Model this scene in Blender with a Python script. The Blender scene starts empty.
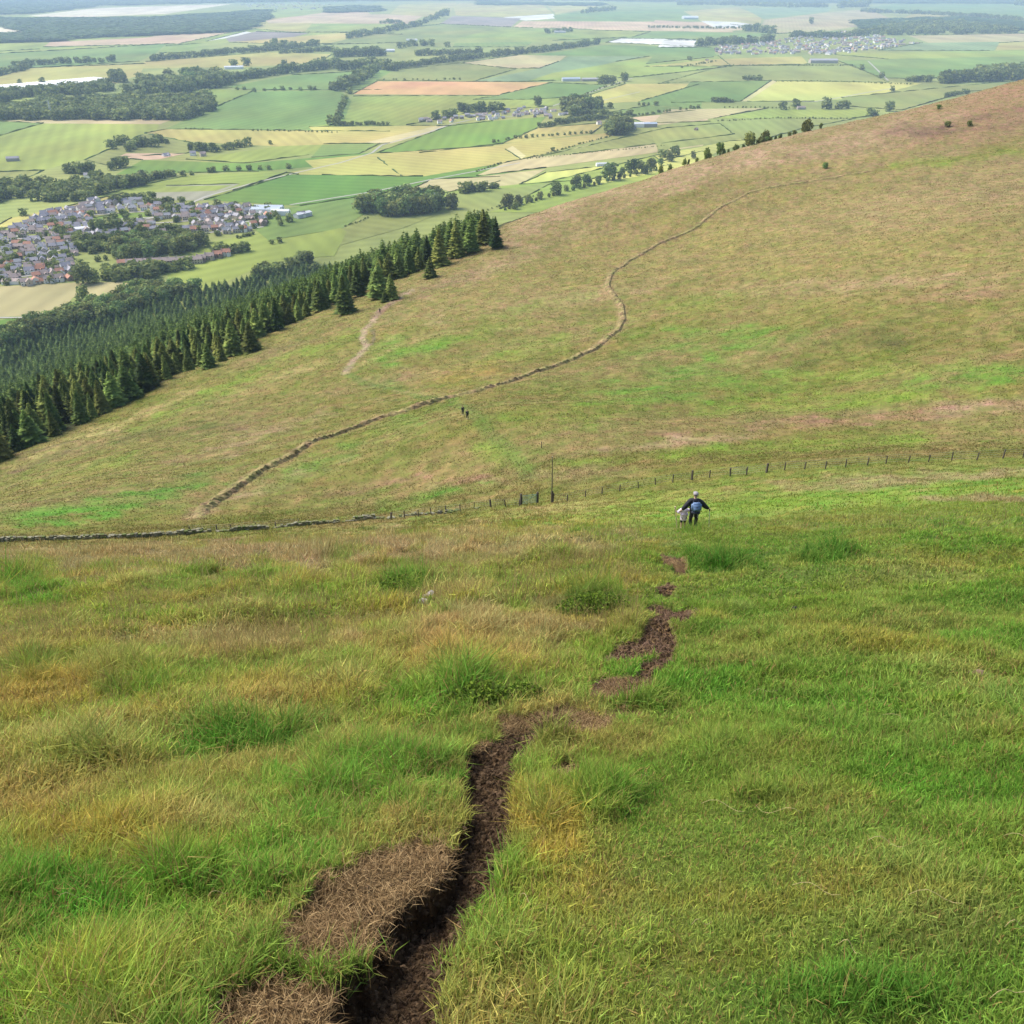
import bpy, bmesh, math, random
import numpy as np
from mathutils import Vector, Matrix
random.seed(7); RNG = np.random.default_rng(7)
SC = bpy.context.scene; COL = SC.collection
R = math.radians

# ------------------------------------------------------------------ camera, sky, sun, exposure
F = 930.0; PITCH = R(29.9); EYE = 1.6; DROP = 300.0; ZP = EYE - DROP
cd = bpy.data.cameras.new('camera'); cam = bpy.data.objects.new('camera', cd); COL.objects.link(cam)
cd.sensor_width = 36; cd.lens = F / 1024 * 36; cd.clip_start = 0.05; cd.clip_end = 200000
cam.location = (0, 0, EYE); cam.rotation_euler = (math.pi / 2 - PITCH, 0, 0); SC.camera = cam
W = bpy.data.worlds.new('World'); SC.world = W; W.use_nodes = True
nt = W.node_tree; bg = nt.nodes['Background']; sky = nt.nodes.new('ShaderNodeTexSky'); sky.sky_type = 'NISHITA'
SUN_EL, SUN_AZ = R(48), R(-62)          # azimuth measured from +y, positive towards +x
sky.sun_disc = False; sky.sun_elevation = SUN_EL; sky.sun_rotation = SUN_AZ; sky.altitude = 300
sky.air_density = 1.0; sky.dust_density = 3.5; sky.ozone_density = 0.6
nt.links.new(sky.outputs[0], bg.inputs[0]); bg.inputs[1].default_value = 0.098
sl = bpy.data.lights.new('sun', 'SUN'); sl.energy = 1.8; sl.angle = R(32); sl.color = (1, .95, .86)
so = bpy.data.objects.new('sun', sl); COL.objects.link(so)
sd = Vector((math.sin(SUN_AZ) * math.cos(SUN_EL), math.cos(SUN_AZ) * math.cos(SUN_EL), math.sin(SUN_EL)))
so.rotation_euler = sd.to_track_quat('Z', 'Y').to_euler()
SC.view_settings.view_transform = 'Standard'; SC.view_settings.look = 'None'
SC.view_settings.exposure = 1.44; SC.view_settings.gamma = 1
SC.cycles.max_bounces = 6; SC.cycles.diffuse_bounces = 3; SC.cycles.glossy_bounces = 1; SC.cycles.transmission_bounces = 3
SC.cycles.transparent_max_bounces = 4; SC.cycles.volume_bounces = 1

# ------------------------------------------------------------------ small helpers
Fw = np.array([0, math.cos(PITCH), -math.sin(PITCH)]); Up = np.array([0, math.sin(PITCH), math.cos(PITCH)]); Rt = np.array([1., 0, 0])
def ray(u, v):
    u = np.asarray(u, float); v = np.asarray(v, float)
    d = F * Fw + (u - 512)[..., None] * Rt + (512 - v)[..., None] * Up
    return d / np.linalg.norm(d, axis=-1, keepdims=True)
def proj(x, y, z):
    z = z - EYE; d = y * Fw[1] + z * Fw[2]; d = np.where(d < .05, .05, d)
    return 512 + F * x / d, 512 - F * (y * Up[1] + z * Up[2]) / d
def plain(u, v):
    d = ray(u, v); t = -DROP / np.minimum(d[..., 2], -.004)
    return d[..., 0] * t, d[..., 1] * t
CR = {'c1': (0, 0, 3.012), 'c2': (340, 0, 3.012), 'c3': (680, 0, 2.977), 'c4': (0, 180, 3.413), 'c5': (300, 150, 3.2), 'p': (0, 0, 1)}
def px(c, pts):
    ox, oy, s = CR[c]; out = []
    for p in pts:
        x = p[0] - (p[1] * .9 % 90 if c in ('c2', 'c3') and p[0] in (-20, -30) else 0) + (p[1] * 1.3 % 140 if c in ('c1', 'c2') and p[0] >= 1040 else 0); out.append((ox + x / s, oy + p[1] / s) + tuple(p[2:]))
    return out
_perm = np.random.default_rng(3).permutation(256); _perm = np.concatenate([_perm, _perm, _perm])
_g = np.stack([np.cos(np.arange(256) * 2.399), np.sin(np.arange(256) * 2.399)], 1)
def pn(x, y, s=0):
    x = np.asarray(x, float) + s * 17.31; y = np.asarray(y, float) - s * 9.77
    xi = np.floor(x).astype(np.int64); yi = np.floor(y).astype(np.int64); xf = x - xi; yf = y - yi; xi &= 255; yi &= 255
    f = lambda t: t * t * t * (t * (t * 6 - 15) + 10)
    def g(i, j):
        h = _perm[_perm[(xi + i) & 255] + ((yi + j) & 255)]; q = _g[h]; return q[..., 0] * (xf - i) + q[..., 1] * (yf - j)
    a = f(xf); b = f(yf)
    return 1.5 * ((g(0, 0) * (1 - a) + g(1, 0) * a) * (1 - b) + (g(0, 1) * (1 - a) + g(1, 1) * a) * b)
def fbm(x, y, s=0, o=3):
    r = 0; a = 1.
    for k in range(o): r = r + a * pn(x * 2 ** k, y * 2 ** k, s + k * 3); a *= .5
    return r
def ss(a, b, x):
    t = np.clip((x - a) / (b - a), 0, 1); return t * t * (3 - 2 * t)
def tag(o, label=None, cat=None, group=None, kind=None):
    for k, v in (('label', label), ('category', cat), ('group', group), ('kind', kind)):
        if v: o[k] = v
    return o
def link(name, data, parent=None, loc=None, rot=None, sc=None):
    o = bpy.data.objects.new(name, data); COL.objects.link(o)
    if parent: o.parent = parent
    if loc is not None: o.location = loc
    if rot is not None: o.rotation_euler = rot
    if sc is not None: o.scale = sc
    return o
def np_mesh(name, V, faces, mats, col=None, smooth=False, midx=None):
    """faces: list of int arrays of shape (n, k)"""
    m = bpy.data.meshes.new(name); V = np.asarray(V, np.float32)
    loops = np.concatenate([f.ravel() for f in faces]).astype(np.int32)
    tot = np.concatenate([np.full(len(f), f.shape[1], np.int32) for f in faces]); st = np.concatenate([[0], np.cumsum(tot)[:-1]]).astype(np.int32)
    m.vertices.add(len(V)); m.vertices.foreach_set('co', V.ravel())
    m.loops.add(len(loops)); m.loops.foreach_set('vertex_index', loops)
    m.polygons.add(len(tot)); m.polygons.foreach_set('loop_start', st); m.polygons.foreach_set('loop_total', tot)
    m.polygons.foreach_set('use_smooth', np.full(len(tot), smooth))
    if midx is not None: m.polygons.foreach_set('material_index', np.asarray(midx, np.int32))
    if col is not None:
        a = m.attributes.new('col', 'FLOAT_COLOR', 'POINT'); c = np.ones((len(V), 4), np.float32); c[:, :3] = col; a.data.foreach_set('color', c.ravel())
    for k in (mats if isinstance(mats, (list, tuple)) else [mats]): m.materials.append(k)
    m.update(calc_edges=True); m.validate(); return m
class MB:
    """collects simple shapes for ONE mesh"""
    def __init__(s): s.v = []; s.f = []; s.m = []
    def add(s, v, f, mi=0):
        n = len(s.v); s.v += [tuple(p) for p in v]; s.f += [tuple(i + n for i in q) for q in f]; s.m += [mi] * len(f); return s
    def box(s, c, d, rz=0, mi=0, tilt=None, taper=1):
        v = []
        for z in (-1, 1):
            k = taper if z > 0 else 1
            for x, y in ((-1, -1), (1, -1), (1, 1), (-1, 1)): v.append(Vector((x * d[0] / 2 * k, y * d[1] / 2 * k, z * d[2] / 2)))
        M = Matrix.Rotation(rz, 3, 'Z')
        if tilt: M = M @ Matrix.Rotation(tilt[0], 3, 'X') @ Matrix.Rotation(tilt[1], 3, 'Y')
        return s.add([M @ p + Vector(c) for p in v], [(3, 2, 1, 0), (4, 5, 6, 7), (0, 1, 5, 4), (1, 2, 6, 5), (2, 3, 7, 6), (3, 0, 4, 7)], mi)
    def tube(s, pts, r, n=6, mi=0):
        P = [Vector(p) for p in pts]; rr = r if isinstance(r, (list, tuple)) else [r] * len(P); v = []; f = []
        for i, p in enumerate(P):
            t = (P[min(i + 1, len(P) - 1)] - P[max(i - 1, 0)]).normalized(); a = t.orthogonal().normalized(); b = t.cross(a)
            if i and (a.dot(la) < .5): a = (la - t * la.dot(t)).normalized(); b = t.cross(a)
            la = a
            for k in range(n): q = 2 * math.pi * k / n; v.append(p + (a * math.cos(q) + b * math.sin(q)) * rr[i])
        for i in range(len(P) - 1):
            for k in range(n): f.append((i * n + k, i * n + (k + 1) % n, (i + 1) * n + (k + 1) % n, (i + 1) * n + k))
        f.append(tuple(range(n))[::-1]); f.append(tuple((len(P) - 1) * n + k for k in range(n)))
        return s.add(v, f, mi)
    def ball(s, c, rad, nu=12, nv=8, mi=0, v0=0., v1=1.):
        v = []; f = []
        for j in range(nv + 1):
            th = math.pi * (v0 + (v1 - v0) * j / nv)
            for i in range(nu):
                ph = 2 * math.pi * i / nu; v.append((c[0] + rad[0] * math.sin(th) * math.cos(ph), c[1] + rad[1] * math.sin(th) * math.sin(ph), c[2] + rad[2] * math.cos(th)))
        for j in range(nv):
            for i in range(nu): f.append((j * nu + i, (j + 1) * nu + i, (j + 1) * nu + (i + 1) % nu, j * nu + (i + 1) % nu))
        return s.add(v, f, mi)
    def mesh(s, name, mats, smooth=False):
        m = bpy.data.meshes.new(name); m.from_pydata(s.v, [], s.f)
        for k in (mats if isinstance(mats, (list, tuple)) else [mats]): m.materials.append(k)
        m.polygons.foreach_set('material_index', s.m); m.polygons.foreach_set('use_smooth', [smooth] * len(s.f)); m.update(); return m
    def build(s, name, mats, parent=None, smooth=False, **k): return link(name, s.mesh(name, mats, smooth), parent, **k)

# ------------------------------------------------------------------ materials
def newmat(name):
    m = bpy.data.materials.new(name); m.use_nodes = True; t = m.node_tree; return m, t, t.nodes['Principled BSDF'], t.nodes.new
def solid(name, c, rough=.8, noise=.25, scale=8, metal=0):
    m, t, b, N = newmat(name); b.inputs['Roughness'].default_value = rough; b.inputs['Metallic'].default_value = metal
    n = N('ShaderNodeTexNoise'); n.inputs['Scale'].default_value = scale; n.inputs['Detail'].default_value = 5
    tc = N('ShaderNodeTexCoord'); t.links.new(tc.outputs['Object'], n.inputs['Vector'])
    mx = N('ShaderNodeMix'); mx.data_type = 'RGBA'; mx.inputs[6].default_value = (*[k * (1 - noise) for k in c], 1); mx.inputs[7].default_value = (*[min(1, k * (1 + noise)) for k in c], 1)
    t.links.new(n.outputs['Fac'], mx.inputs[0]); t.links.new(mx.outputs[2], b.inputs['Base Color']); return m
def colattr(name, rough=.85, nscale=3., namt=.3, bump=0., bscale=5., transl=0., rnd=0., det=6):
    """vertex colour 'col' times procedural noise; optional translucency for leaves"""
    m, t, b, N = newmat(name); L = t.links.new; b.inputs['Roughness'].default_value = rough; b.inputs['Specular IOR Level'].default_value = .08
    a = N('ShaderNodeAttribute'); a.attribute_name = 'col'; g = N('ShaderNodeNewGeometry')
    n = N('ShaderNodeTexNoise'); n.inputs['Scale'].default_value = nscale; n.inputs['Detail'].default_value = det; n.inputs['Roughness'].default_value = .65
    L(g.outputs['Position'], n.inputs['Vector'])
    mr = N('ShaderNodeMapRange'); mr.inputs[1].default_value = .3; mr.inputs[2].default_value = .7; mr.inputs[3].default_value = 1 - namt; mr.inputs[4].default_value = 1 + namt
    L(n.outputs['Fac'], mr.inputs[0]); vm = N('ShaderNodeVectorMath'); vm.operation = 'SCALE'; L(a.outputs['Color'], vm.inputs[0]); L(mr.outputs[0], vm.inputs['Scale'])
    out = vm.outputs[0]
    if rnd:
        oi = N('ShaderNodeObjectInfo'); h = N('ShaderNodeHueSaturation'); m1 = N('ShaderNodeMapRange'); m1.inputs[3].default_value = .5 - rnd * .045; m1.inputs[4].default_value = .5 + rnd * .02
        m2 = N('ShaderNodeMapRange'); m2.inputs[3].default_value = 1 - rnd * .4; m2.inputs[4].default_value = 1 + rnd * .4
        ml = N('ShaderNodeMath'); ml.operation = 'MULTIPLY'; ml.inputs[1].default_value = 7.13; fr = N('ShaderNodeMath'); fr.operation = 'FRACT'
        L(oi.outputs['Random'], m1.inputs[0]); L(oi.outputs['Random'], ml.inputs[0]); L(ml.outputs[0], fr.inputs[0]); L(fr.outputs[0], m2.inputs[0])
        L(m1.outputs[0], h.inputs['Hue']); L(m2.outputs[0], h.inputs['Value']); L(out, h.inputs['Color']); out = h.outputs[0]
    L(out, b.inputs['Base Color'])
    if bump:
        n2 = N('ShaderNodeTexNoise'); n2.inputs['Scale'].default_value = bscale; n2.inputs['Detail'].default_value = 8; n2.inputs['Roughness'].default_value = .7; L(g.outputs['Position'], n2.inputs['Vector'])
        bp = N('ShaderNodeBump'); bp.inputs['Distance'].default_value = bump; bp.inputs['Strength'].default_value = 1; L(n2.outputs['Fac'], bp.inputs['Height']); L(bp.outputs[0], b.inputs['Normal'])
    if transl:
        tr = N('ShaderNodeBsdfTranslucent'); L(out, tr.inputs['Color']); ms = N('ShaderNodeMixShader'); ms.inputs[0].default_value = transl
        L(b.outputs[0], ms.inputs[1]); L(tr.outputs[0], ms.inputs[2]); L(ms.outputs[0], t.nodes['Material Output'].inputs['Surface'])
    return m
MAT_HILL = colattr('hillside_turf', nscale=.45, namt=.34, bump=.4, bscale=.7, det=9)
def mottle(m, amt):
    """mixed sward: greener and browner tufts alternate"""
    t = m.node_tree; b = t.nodes['Principled BSDF']; src = b.inputs['Base Color'].links[0].from_socket; N = t.nodes.new; L = t.links.new
    g = N('ShaderNodeNewGeometry'); n = N('ShaderNodeTexNoise'); n.inputs['Scale'].default_value = .32; n.inputs['Detail'].default_value = 10; n.inputs['Roughness'].default_value = .72; L(g.outputs['Position'], n.inputs['Vector'])
    mr = N('ShaderNodeMapRange'); mr.inputs[1].default_value = .38; mr.inputs[2].default_value = .62; L(n.outputs['Fac'], mr.inputs[0])
    x = N('ShaderNodeMix'); x.data_type = 'RGBA'; x.inputs[6].default_value = (1 - amt * .75, 1.02, .75, 1); x.inputs[7].default_value = (1 + amt * .45, 1 - amt * .15, 1.15, 1); L(mr.outputs[0], x.inputs[0])
    v = N('ShaderNodeVectorMath'); v.operation = 'MULTIPLY'; L(src, v.inputs[0]); L(x.outputs[2], v.inputs[1]); L(v.outputs[0], b.inputs['Base Color'])
mottle(MAT_HILL, .26)
MAT_NEAR = colattr('near_turf_and_soil', nscale=14, namt=.45, bump=.02, bscale=40)
MAT_BLADE = colattr('grass_blade', rough=.7, nscale=3, namt=.15, transl=.35, det=2)
MAT_LEAF = colattr('tree_leaves', rough=.75, nscale=.12, namt=.35, transl=.35, rnd=1.1)
MAT_NEEDLE = colattr('conifer_needles', rough=.8, nscale=.3, namt=.35, transl=.3, rnd=1.1)
MAT_BARK = solid('bark', (.09, .065, .045), .9)
MAT_WOOD = colattr('far_woodland', nscale=.02, namt=.25, det=8)
# fields take their crop colour from the object
def field_material():
    m, t, b, N = newmat('crop_field'); L = t.links.new; b.inputs['Roughness'].default_value = .9; b.inputs['Specular IOR Level'].default_value = .1
    oi = N('ShaderNodeObjectInfo'); g = N('ShaderNodeNewGeometry'); n = N('ShaderNodeTexNoise'); n.inputs['Scale'].default_value = .006; n.inputs['Detail'].default_value = 9; n.inputs['Roughness'].default_value = .62
    mp = N('ShaderNodeMapping'); mp.inputs['Rotation'].default_value = (0, 0, .5); mp.inputs['Scale'].default_value = (1, .35, 1); L(g.outputs['Position'], mp.inputs[0]); L(mp.outputs[0], n.inputs['Vector'])
    w = N('ShaderNodeTexWave'); w.inputs['Scale'].default_value = .012; w.inputs['Distortion'].default_value = .6; w.inputs['Detail'].default_value = 1
    mp2 = N('ShaderNodeVectorRotate'); mp2.rotation_type = 'Z_AXIS'; ra = N('ShaderNodeMath'); ra.operation = 'MULTIPLY'; ra.inputs[1].default_value = 6.28; L(oi.outputs['Random'], ra.inputs[0]); L(ra.outputs[0], mp2.inputs['Angle']); L(g.outputs['Position'], mp2.inputs[0]); L(mp2.outputs[0], w.inputs['Vector'])
    a = N('ShaderNodeMapRange'); a.inputs[1].default_value = .3; a.inputs[2].default_value = .7; a.inputs[3].default_value = .68; a.inputs[4].default_value = 1.3; L(n.outputs['Fac'], a.inputs[0])
    c = N('ShaderNodeMapRange'); c.inputs[3].default_value = .93; c.inputs[4].default_value = 1.06; L(w.outputs['Fac'], c.inputs[0])
    mu = N('ShaderNodeMath'); mu.operation = 'MULTIPLY'; L(a.outputs[0], mu.inputs[0]); L(c.outputs[0], mu.inputs[1])
    n3 = N('ShaderNodeTexNoise'); n3.inputs['Scale'].default_value = .0022; n3.inputs['Detail'].default_value = 4; L(g.outputs['Position'], n3.inputs['Vector'])
    mh = N('ShaderNodeMapRange'); mh.inputs[1].default_value = .35; mh.inputs[2].default_value = .65; mh.inputs[3].default_value = .48; mh.inputs[4].default_value = .52; L(n3.outputs['Fac'], mh.inputs[0])
    h = N('ShaderNodeHueSaturation'); L(mh.outputs[0], h.inputs['Hue']); L(mu.outputs[0], h.inputs['Value']); L(oi.outputs['Color'], h.inputs['Color']); L(h.outputs[0], b.inputs['Base Color'])
    return m
MAT_FIELD = field_material()
# ------------------------------------------------------------------ the hill: a surface through surveyed points (column, row, distance)
CTRL = [(690,528,47),(540,530,50),(300,542,58),(60,552,55),(900,505,52),(-200,565,50),(1150,490,50),
 (-300,560,135),(0,541,128),(200,531,123),(390,518,118),(525,503,112),(640,491,108),(760,472,106),(870,463,106),(1024,458,110),(1250,450,118),
 (0,500,180),(200,505,145),(400,490,140),(525,450,138),(800,440,140),(1024,435,135),(1250,430,140),
 (463,412,165),(350,435,185),(200,450,205),(60,470,225),(800,390,185),(1024,380,175),(620,400,180),
 (300,395,250),(450,330,285),(620,320,280),(800,300,265),(1024,300,235),(605,285,315),(1250,300,230),
 (620,250,375),(800,215,390),(1024,200,360),(1024,140,480),(900,150,470),(1250,180,420),
 (-350,640,215),(-150,540,240),(0,462,262),(75,427,282),(150,392,300),(250,350,325),(330,312,350),(400,283,372),(495,240,402),(560,212,425),(620,190,450),(700,163,485),(800,134,525),(880,117,555),(950,100,585),(1024,80,620),(1130,55,670),(1250,35,720)]
def build_ctrl():
    P = []
    for u, v, d in CTRL:
        q = ray(u, v) * d; P.append((q[0], q[1], q[2] + EYE))
    crest = [i for i, c in enumerate(CTRL) if c[2] >= 215 and (c[0], c[1]) in {(-350,640),(-150,540),(0,462),(150,392),(250,350),(400,283),(495,240),(620,190),(800,134),(950,100),(1130,55),(1250,35)}]
    # the far flank behind the crest falls away to the plain
    for i in crest:
        x, y, z = P[i]; u = CTRL[i][0]; n = np.array([-.62, .78]) if u < 500 else np.array([-.35, .94])
        left = max(0., min(1., (500 - u) / 500))
        for s, dz in ((45, -13), (120, -42), (260, -92), (480, -165), (760, -245)):
            P.append((x + n[0] * s, y + n[1] * s, z + dz * (1 if left > 0 else 1.15)))
    # the slope we stand on
    v0 = 494.; tl = .075
    a = F * Fw + (512 - v0) * Up; b = Rt + tl * Up; n = np.cross(b, a); n = n / n[2]
    for r in (0.01, 4, 9, 15):
        for az in ((0,) if r < 1 else (-60, -30, 0, 30, 60)):
            x = r * math.sin(R(az)); y = r * math.cos(R(az)); P.append((x, y, -(n[0] * x + n[1] * y)))
    for r, z in ((12, 5), (40, 10), (120, 5)):
        for az in (180, 120, -120): P.append((r * math.sin(R(az)), r * math.cos(R(az)), z + (-.02 * r if az != 180 else 0)))
    return np.array(P)
CP = build_ctrl()
def tps_fit(P, lam=2e-3):
    s = 100.; X = P[:, :2] / s; n = len(X); d2 = ((X[:, None] - X[None]) ** 2).sum(-1)
    K = np.where(d2 > 0, .5 * d2 * np.log(np.maximum(d2, 1e-12)), 0) + lam * np.eye(n) * np.minimum(1, (X ** 2).sum(1))[:, None]
    A = np.hstack([np.ones((n, 1)), X]); M = np.zeros((n + 3, n + 3)); M[:n, :n] = K; M[:n, n:] = A; M[n:, :n] = A.T
    w = np.linalg.solve(M, np.concatenate([P[:, 2], np.zeros(3)])); return X, w
TX, TW = tps_fit(CP)
def tps(x, y):
    x = np.ravel(x) / 100.; y = np.ravel(y) / 100.; out = np.empty(len(x)); n = len(TX)
    for i in range(0, len(x), 40000):
        a = x[i:i + 40000]; b = y[i:i + 40000]; d2 = (a[:, None] - TX[:, 0]) ** 2 + (b[:, None] - TX[:, 1]) ** 2
        out[i:i + 40000] = (.5 * d2 * np.log(np.maximum(d2, 1e-12))) @ TW[:n] + TW[n] + TW[n + 1] * a + TW[n + 2] * b
    return out
# polar grid round the camera
AZ = np.concatenate([np.arange(-56, 56, .125), np.arange(56, 304, 4.)]); NA = len(AZ)
RR = .35 * 1.0095 ** np.arange(0, 906); NR = len(RR)
ga, gr = np.meshgrid(np.radians(AZ), RR); GX = (gr * np.sin(ga)).ravel(); GY = (gr * np.cos(ga)).ravel(); GR = gr.ravel()
base = tps(GX, GY)
far = ss(1500, 1850, GR); base = base * (1 - far) + (ZP - 30) * far
base = np.maximum(base, ZP - 30)
def seg_dist(x, y, P):
    """distance to a polyline in the ground plan and the running index along it"""
    best = np.full(len(x), 1e9); idx = np.zeros(len(x)); side = np.zeros(len(x))
    for i in range(len(P) - 1):
        ax, ay = P[i][:2]; bx, by = P[i + 1][:2]; dx, dy = bx - ax, by - ay; L = dx * dx + dy * dy + 1e-9
        t = np.clip(((x - ax) * dx + (y - ay) * dy) / L, 0, 1); d = np.hypot(x - ax - t * dx, y - ay - t * dy)
        k = d < best; best[k] = d[k]; idx[k] = (i + t)[k]; side[k] = np.sign((x - ax) * dy - (y - ay) * dx)[k]
    return best, idx, side
HGT = base.reshape(NR, NA)
def zat(x, y, G=None):
    G = HGT if G is None else G
    x = np.asarray(x, float); y = np.asarray(y, float); r = np.maximum(np.hypot(x, y), RR[0]); a = np.degrees(np.arctan2(x, y)); a = np.where(a < -56, a + 360, a)
    fr = np.clip(np.log(r / RR[0]) / math.log(1.0095), 0, NR - 1.001); ir = fr.astype(int); fr = fr - ir
    nf = 896; fa = np.where(a < 56, (a + 56) / .125, nf + (a - 56) / 4.); ia = np.minimum(fa.astype(int), NA - 1); ta = fa - ia; ib = (ia + 1) % NA
    h = (G[ir, ia] * (1 - ta) + G[ir, ib] * ta) * (1 - fr) + (G[ir + 1, ia] * (1 - ta) + G[ir + 1, ib] * ta) * fr
    return np.where(r > RR[-2], ZP, np.maximum(h, ZP))
TS = 1.2 * 1.008 ** np.arange(0, 1250)
def hit(u, v, far_only=False):
    """where the line of sight through (u, v) meets the ground"""
    u = np.atleast_1d(np.asarray(u, float)); v = np.atleast_1d(np.asarray(v, float)); d = ray(u, v); n = len(u)
    done = np.zeros(n, bool); X = np.zeros((n, 3)); lastt = np.full(n, TS[0])
    for t in TS:
        p = d * t; z = zat(p[:, 0], p[:, 1]); b = (~done) & (p[:, 2] + EYE < z)
        if b.any():
            lo = lastt[b]; hi = np.full(b.sum(), t)
            for _ in range(12):
                m = (lo + hi) / 2; q = d[b] * m[:, None]; ins = q[:, 2] + EYE < zat(q[:, 0], q[:, 1]); hi = np.where(ins, m, hi); lo = np.where(ins, lo, m)
            q = d[b] * hi[:, None]; X[b] = np.c_[q[:, 0], q[:, 1], q[:, 2] + EYE]; done |= b
        lastt[~done] = t
        if done.all(): break
    if not done.all():
        k = ~done; x, y = plain(u[k], v[k]); X[k] = np.c_[x, y, np.full(k.sum(), ZP)]
    return X
def worley(x, y, cell, seed):
    """distance to the nearest jittered point, with that point's own random number"""
    xi = np.floor(x / cell).astype(np.int64); yi = np.floor(y / cell).astype(np.int64); best = np.full(len(x), 9.); idn = np.zeros(len(x))
    for a in (-1, 0, 1):
        for b in (-1, 0, 1):
            h = _perm[_perm[(xi + a + seed) & 255] + ((yi + b) & 255)]; h2 = _perm[h + 17]; h3 = _perm[h2 + 5]
            d = np.hypot(xi + a + .15 + .7 * h / 256. - x / cell, yi + b + .15 + .7 * h2 / 256. - y / cell); k = d < best; best[k] = d[k]; idn[k] = (h3 / 256.)[k]
    return best, idn
def tussocks(x, y, r):
    """hummocks of the rough pasture: (height 0..1, hummock id)"""
    wx = x + .12 * pn(x * 2.3, y * 2.3, 101); wy = y + .12 * pn(x * 2.3, y * 2.3, 102); d1, i1 = worley(wx, wy, .52, 3); d2, i2 = worley(wx, wy, 1.35, 9)
    t1 = np.clip(1 - (d1 / .62) ** 2, 0, 1) * (i1 > .35) * (1 - ss(9, 22, r)); t2 = np.clip(1 - (d2 / .6) ** 2, 0, 1) * (i2 > .3)
    k = t1 * .6 > t2 * ss(5, 14, r); amt = np.clip(.45 + .9 * pn(x / 3.2, y / 3.2, 105), 0, 1)
    return np.maximum(t1 * .6, t2 * ss(5, 14, r)) * amt, np.where(k, i1, i2)
# --- things carved into the near slope: the worn gully of the path
GUL = [(375,1100,.17,.17),(383,1020,.16,.18),(398,975,.15,.19),(425,925,.14,.19),(455,880,.10,.17),(480,850,.095,.14),(486,800,.11,.09),(490,768,.14,.06),(512,746,.12,.035),(560,724,.12,.01)]
g3 = hit([p[0] for p in GUL], [p[1] for p in GUL]); GP = [(g3[i][0], g3[i][1]) for i in range(len(GUL))]
gw = np.array([p[2] for p in GUL]); gd = np.array([p[3] for p in GUL])
PU, PV = proj(GX, GY, base)
near = GR < 14
def carve(x, y, z):
    """worn hollows of the near slope"""
    d, i, side = seg_dist(x, y, GP); wv = np.interp(i, range(len(gw)), gw); dp = np.interp(i, range(len(gd)), gd)
    d = d + .03 * fbm(x * 8, y * 8, 5, 3) + .05 * pn(x * 3, y * 3, 8)
    return z - dp * (1 - ss(wv * .72, wv * 1.12, d)), d, wv
def ell(u, v, c, warp=None):
    cu, cv, ru, rv = c[:4]; a = R(c[4]) if len(c) > 4 else 0; du, dv = u - cu, v - cv
    p = (du * math.cos(a) + dv * math.sin(a)) / ru; q = (-du * math.sin(a) + dv * math.cos(a)) / rv
    r = np.sqrt(p * p + q * q); return r if warp is None else r + warp
SOIL = [(368,905,102,44,-35),(285,1016,78,40,-8),(550,727,62,15,-8),(488,775,20,30,0),(566,772,15,9,0),(632,653,36,12,-14),(658,640,19,17,50),(670,617,26,11,10),(655,668,20,9,-25),(618,691,30,10,0),(645,684,12,7,0),(628,712,16,7,0),(663,592,12,5,0),(626,712,12,7,0),(672,562,16,6,15),(684,572,10,4,0),(590,1060,10,5,0)]
TUS = [(598,800,44,26,.16),(545,812,35,30,.09),(240,742,60,16,.09),(290,738,18,9,.1),(450,695,60,16,.06),(60,895,60,26,.08),(190,880,60,24,.09),(250,890,40,20,.1),(380,765,80,24,.07),(340,790,40,16,.06),(640,950,30,24,.06),(850,1000,100,30,.09),(500,950,40,30,.05),(745,800,24,12,.07),(545,742,35,9,.1),(475,660,60,12,.045),(590,605,38,12,.16),(410,590,32,9,.12),(700,750,40,20,.03),(820,560,40,8,.2),(720,562,40,7,.2),(560,1010,60,40,.05),(130,690,60,18,.12),(40,680,30,14,.12),(100,765,60,14,.1),(335,562,25,8,.12),(20,590,45,14,.12),(140,1010,90,60,.04),(694,532,18,5,.15),(683,531,10,4,.12),(645,700,30,14,.06)]
def nearfields(x, y, u, v):
    wq = .22 * fbm(u / 26., v / 14., 11, 3)
    soil = np.zeros(len(x))
    for c in SOIL: soil = np.maximum(soil, 1 - ss(.85, 1.1, ell(u, v, c, wq)))
    tus = np.zeros(len(x))
    for c in TUS: tus = np.maximum(tus, c[4] * (1 - ss(.35, 1.15, ell(u, v, c[:4], wq))))
    return soil, tus
z = base.copy(); k = GR < 200
ang = fbm(GX[k] / 3.1, GY[k] / 2.2, 1, 3)
z[k] += ss(1.5, 12, GR[k]) * (1 - ss(90, 120, GR[k]) * .6) * (.27 * ang) + ss(.8, 4, GR[k]) * (.05 + .03 * ss(6, 20, GR[k])) * (fbm(GX[k] / .9, GY[k] / .7, 2, 3) + 1.1 * np.abs(fbm(GX[k] / .55, GY[k] / .45, 14, 2))) + .012 * fbm(GX[k] / .2, GY[k] / .2, 4, 2) * (GR[k] < 25)
k = (GR > 95) & (GR < 1000)
rot = .35; ax = GX * math.cos(rot) + GY * math.sin(rot); ay = -GX * math.sin(rot) + GY * math.cos(rot)
f1 = ss(100, 170, GR[k])
z[k] += f1 * (.9 * fbm(ax[k] / 55, ay[k] / 22, 6, 3) + .35 * fbm(ax[k] / 9, ay[k] / 4.5, 9, 3) + .22 * np.abs(fbm(GX[k] / 3.2, GY[k] / 3.2, 12, 2)))
SOILM = np.zeros(len(GX)); GULD = np.full(len(GX), 9.); TUSH = np.zeros(len(GX))
zz, dd, wv = carve(GX[near], GY[near], z[near]); GULD[near] = dd / wv
kn = (GR < 60); s_, t_ = nearfields(GX[kn], GY[kn], PU[kn], PV[kn]); SOILM[kn] = s_; TUSH[kn] = t_
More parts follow.
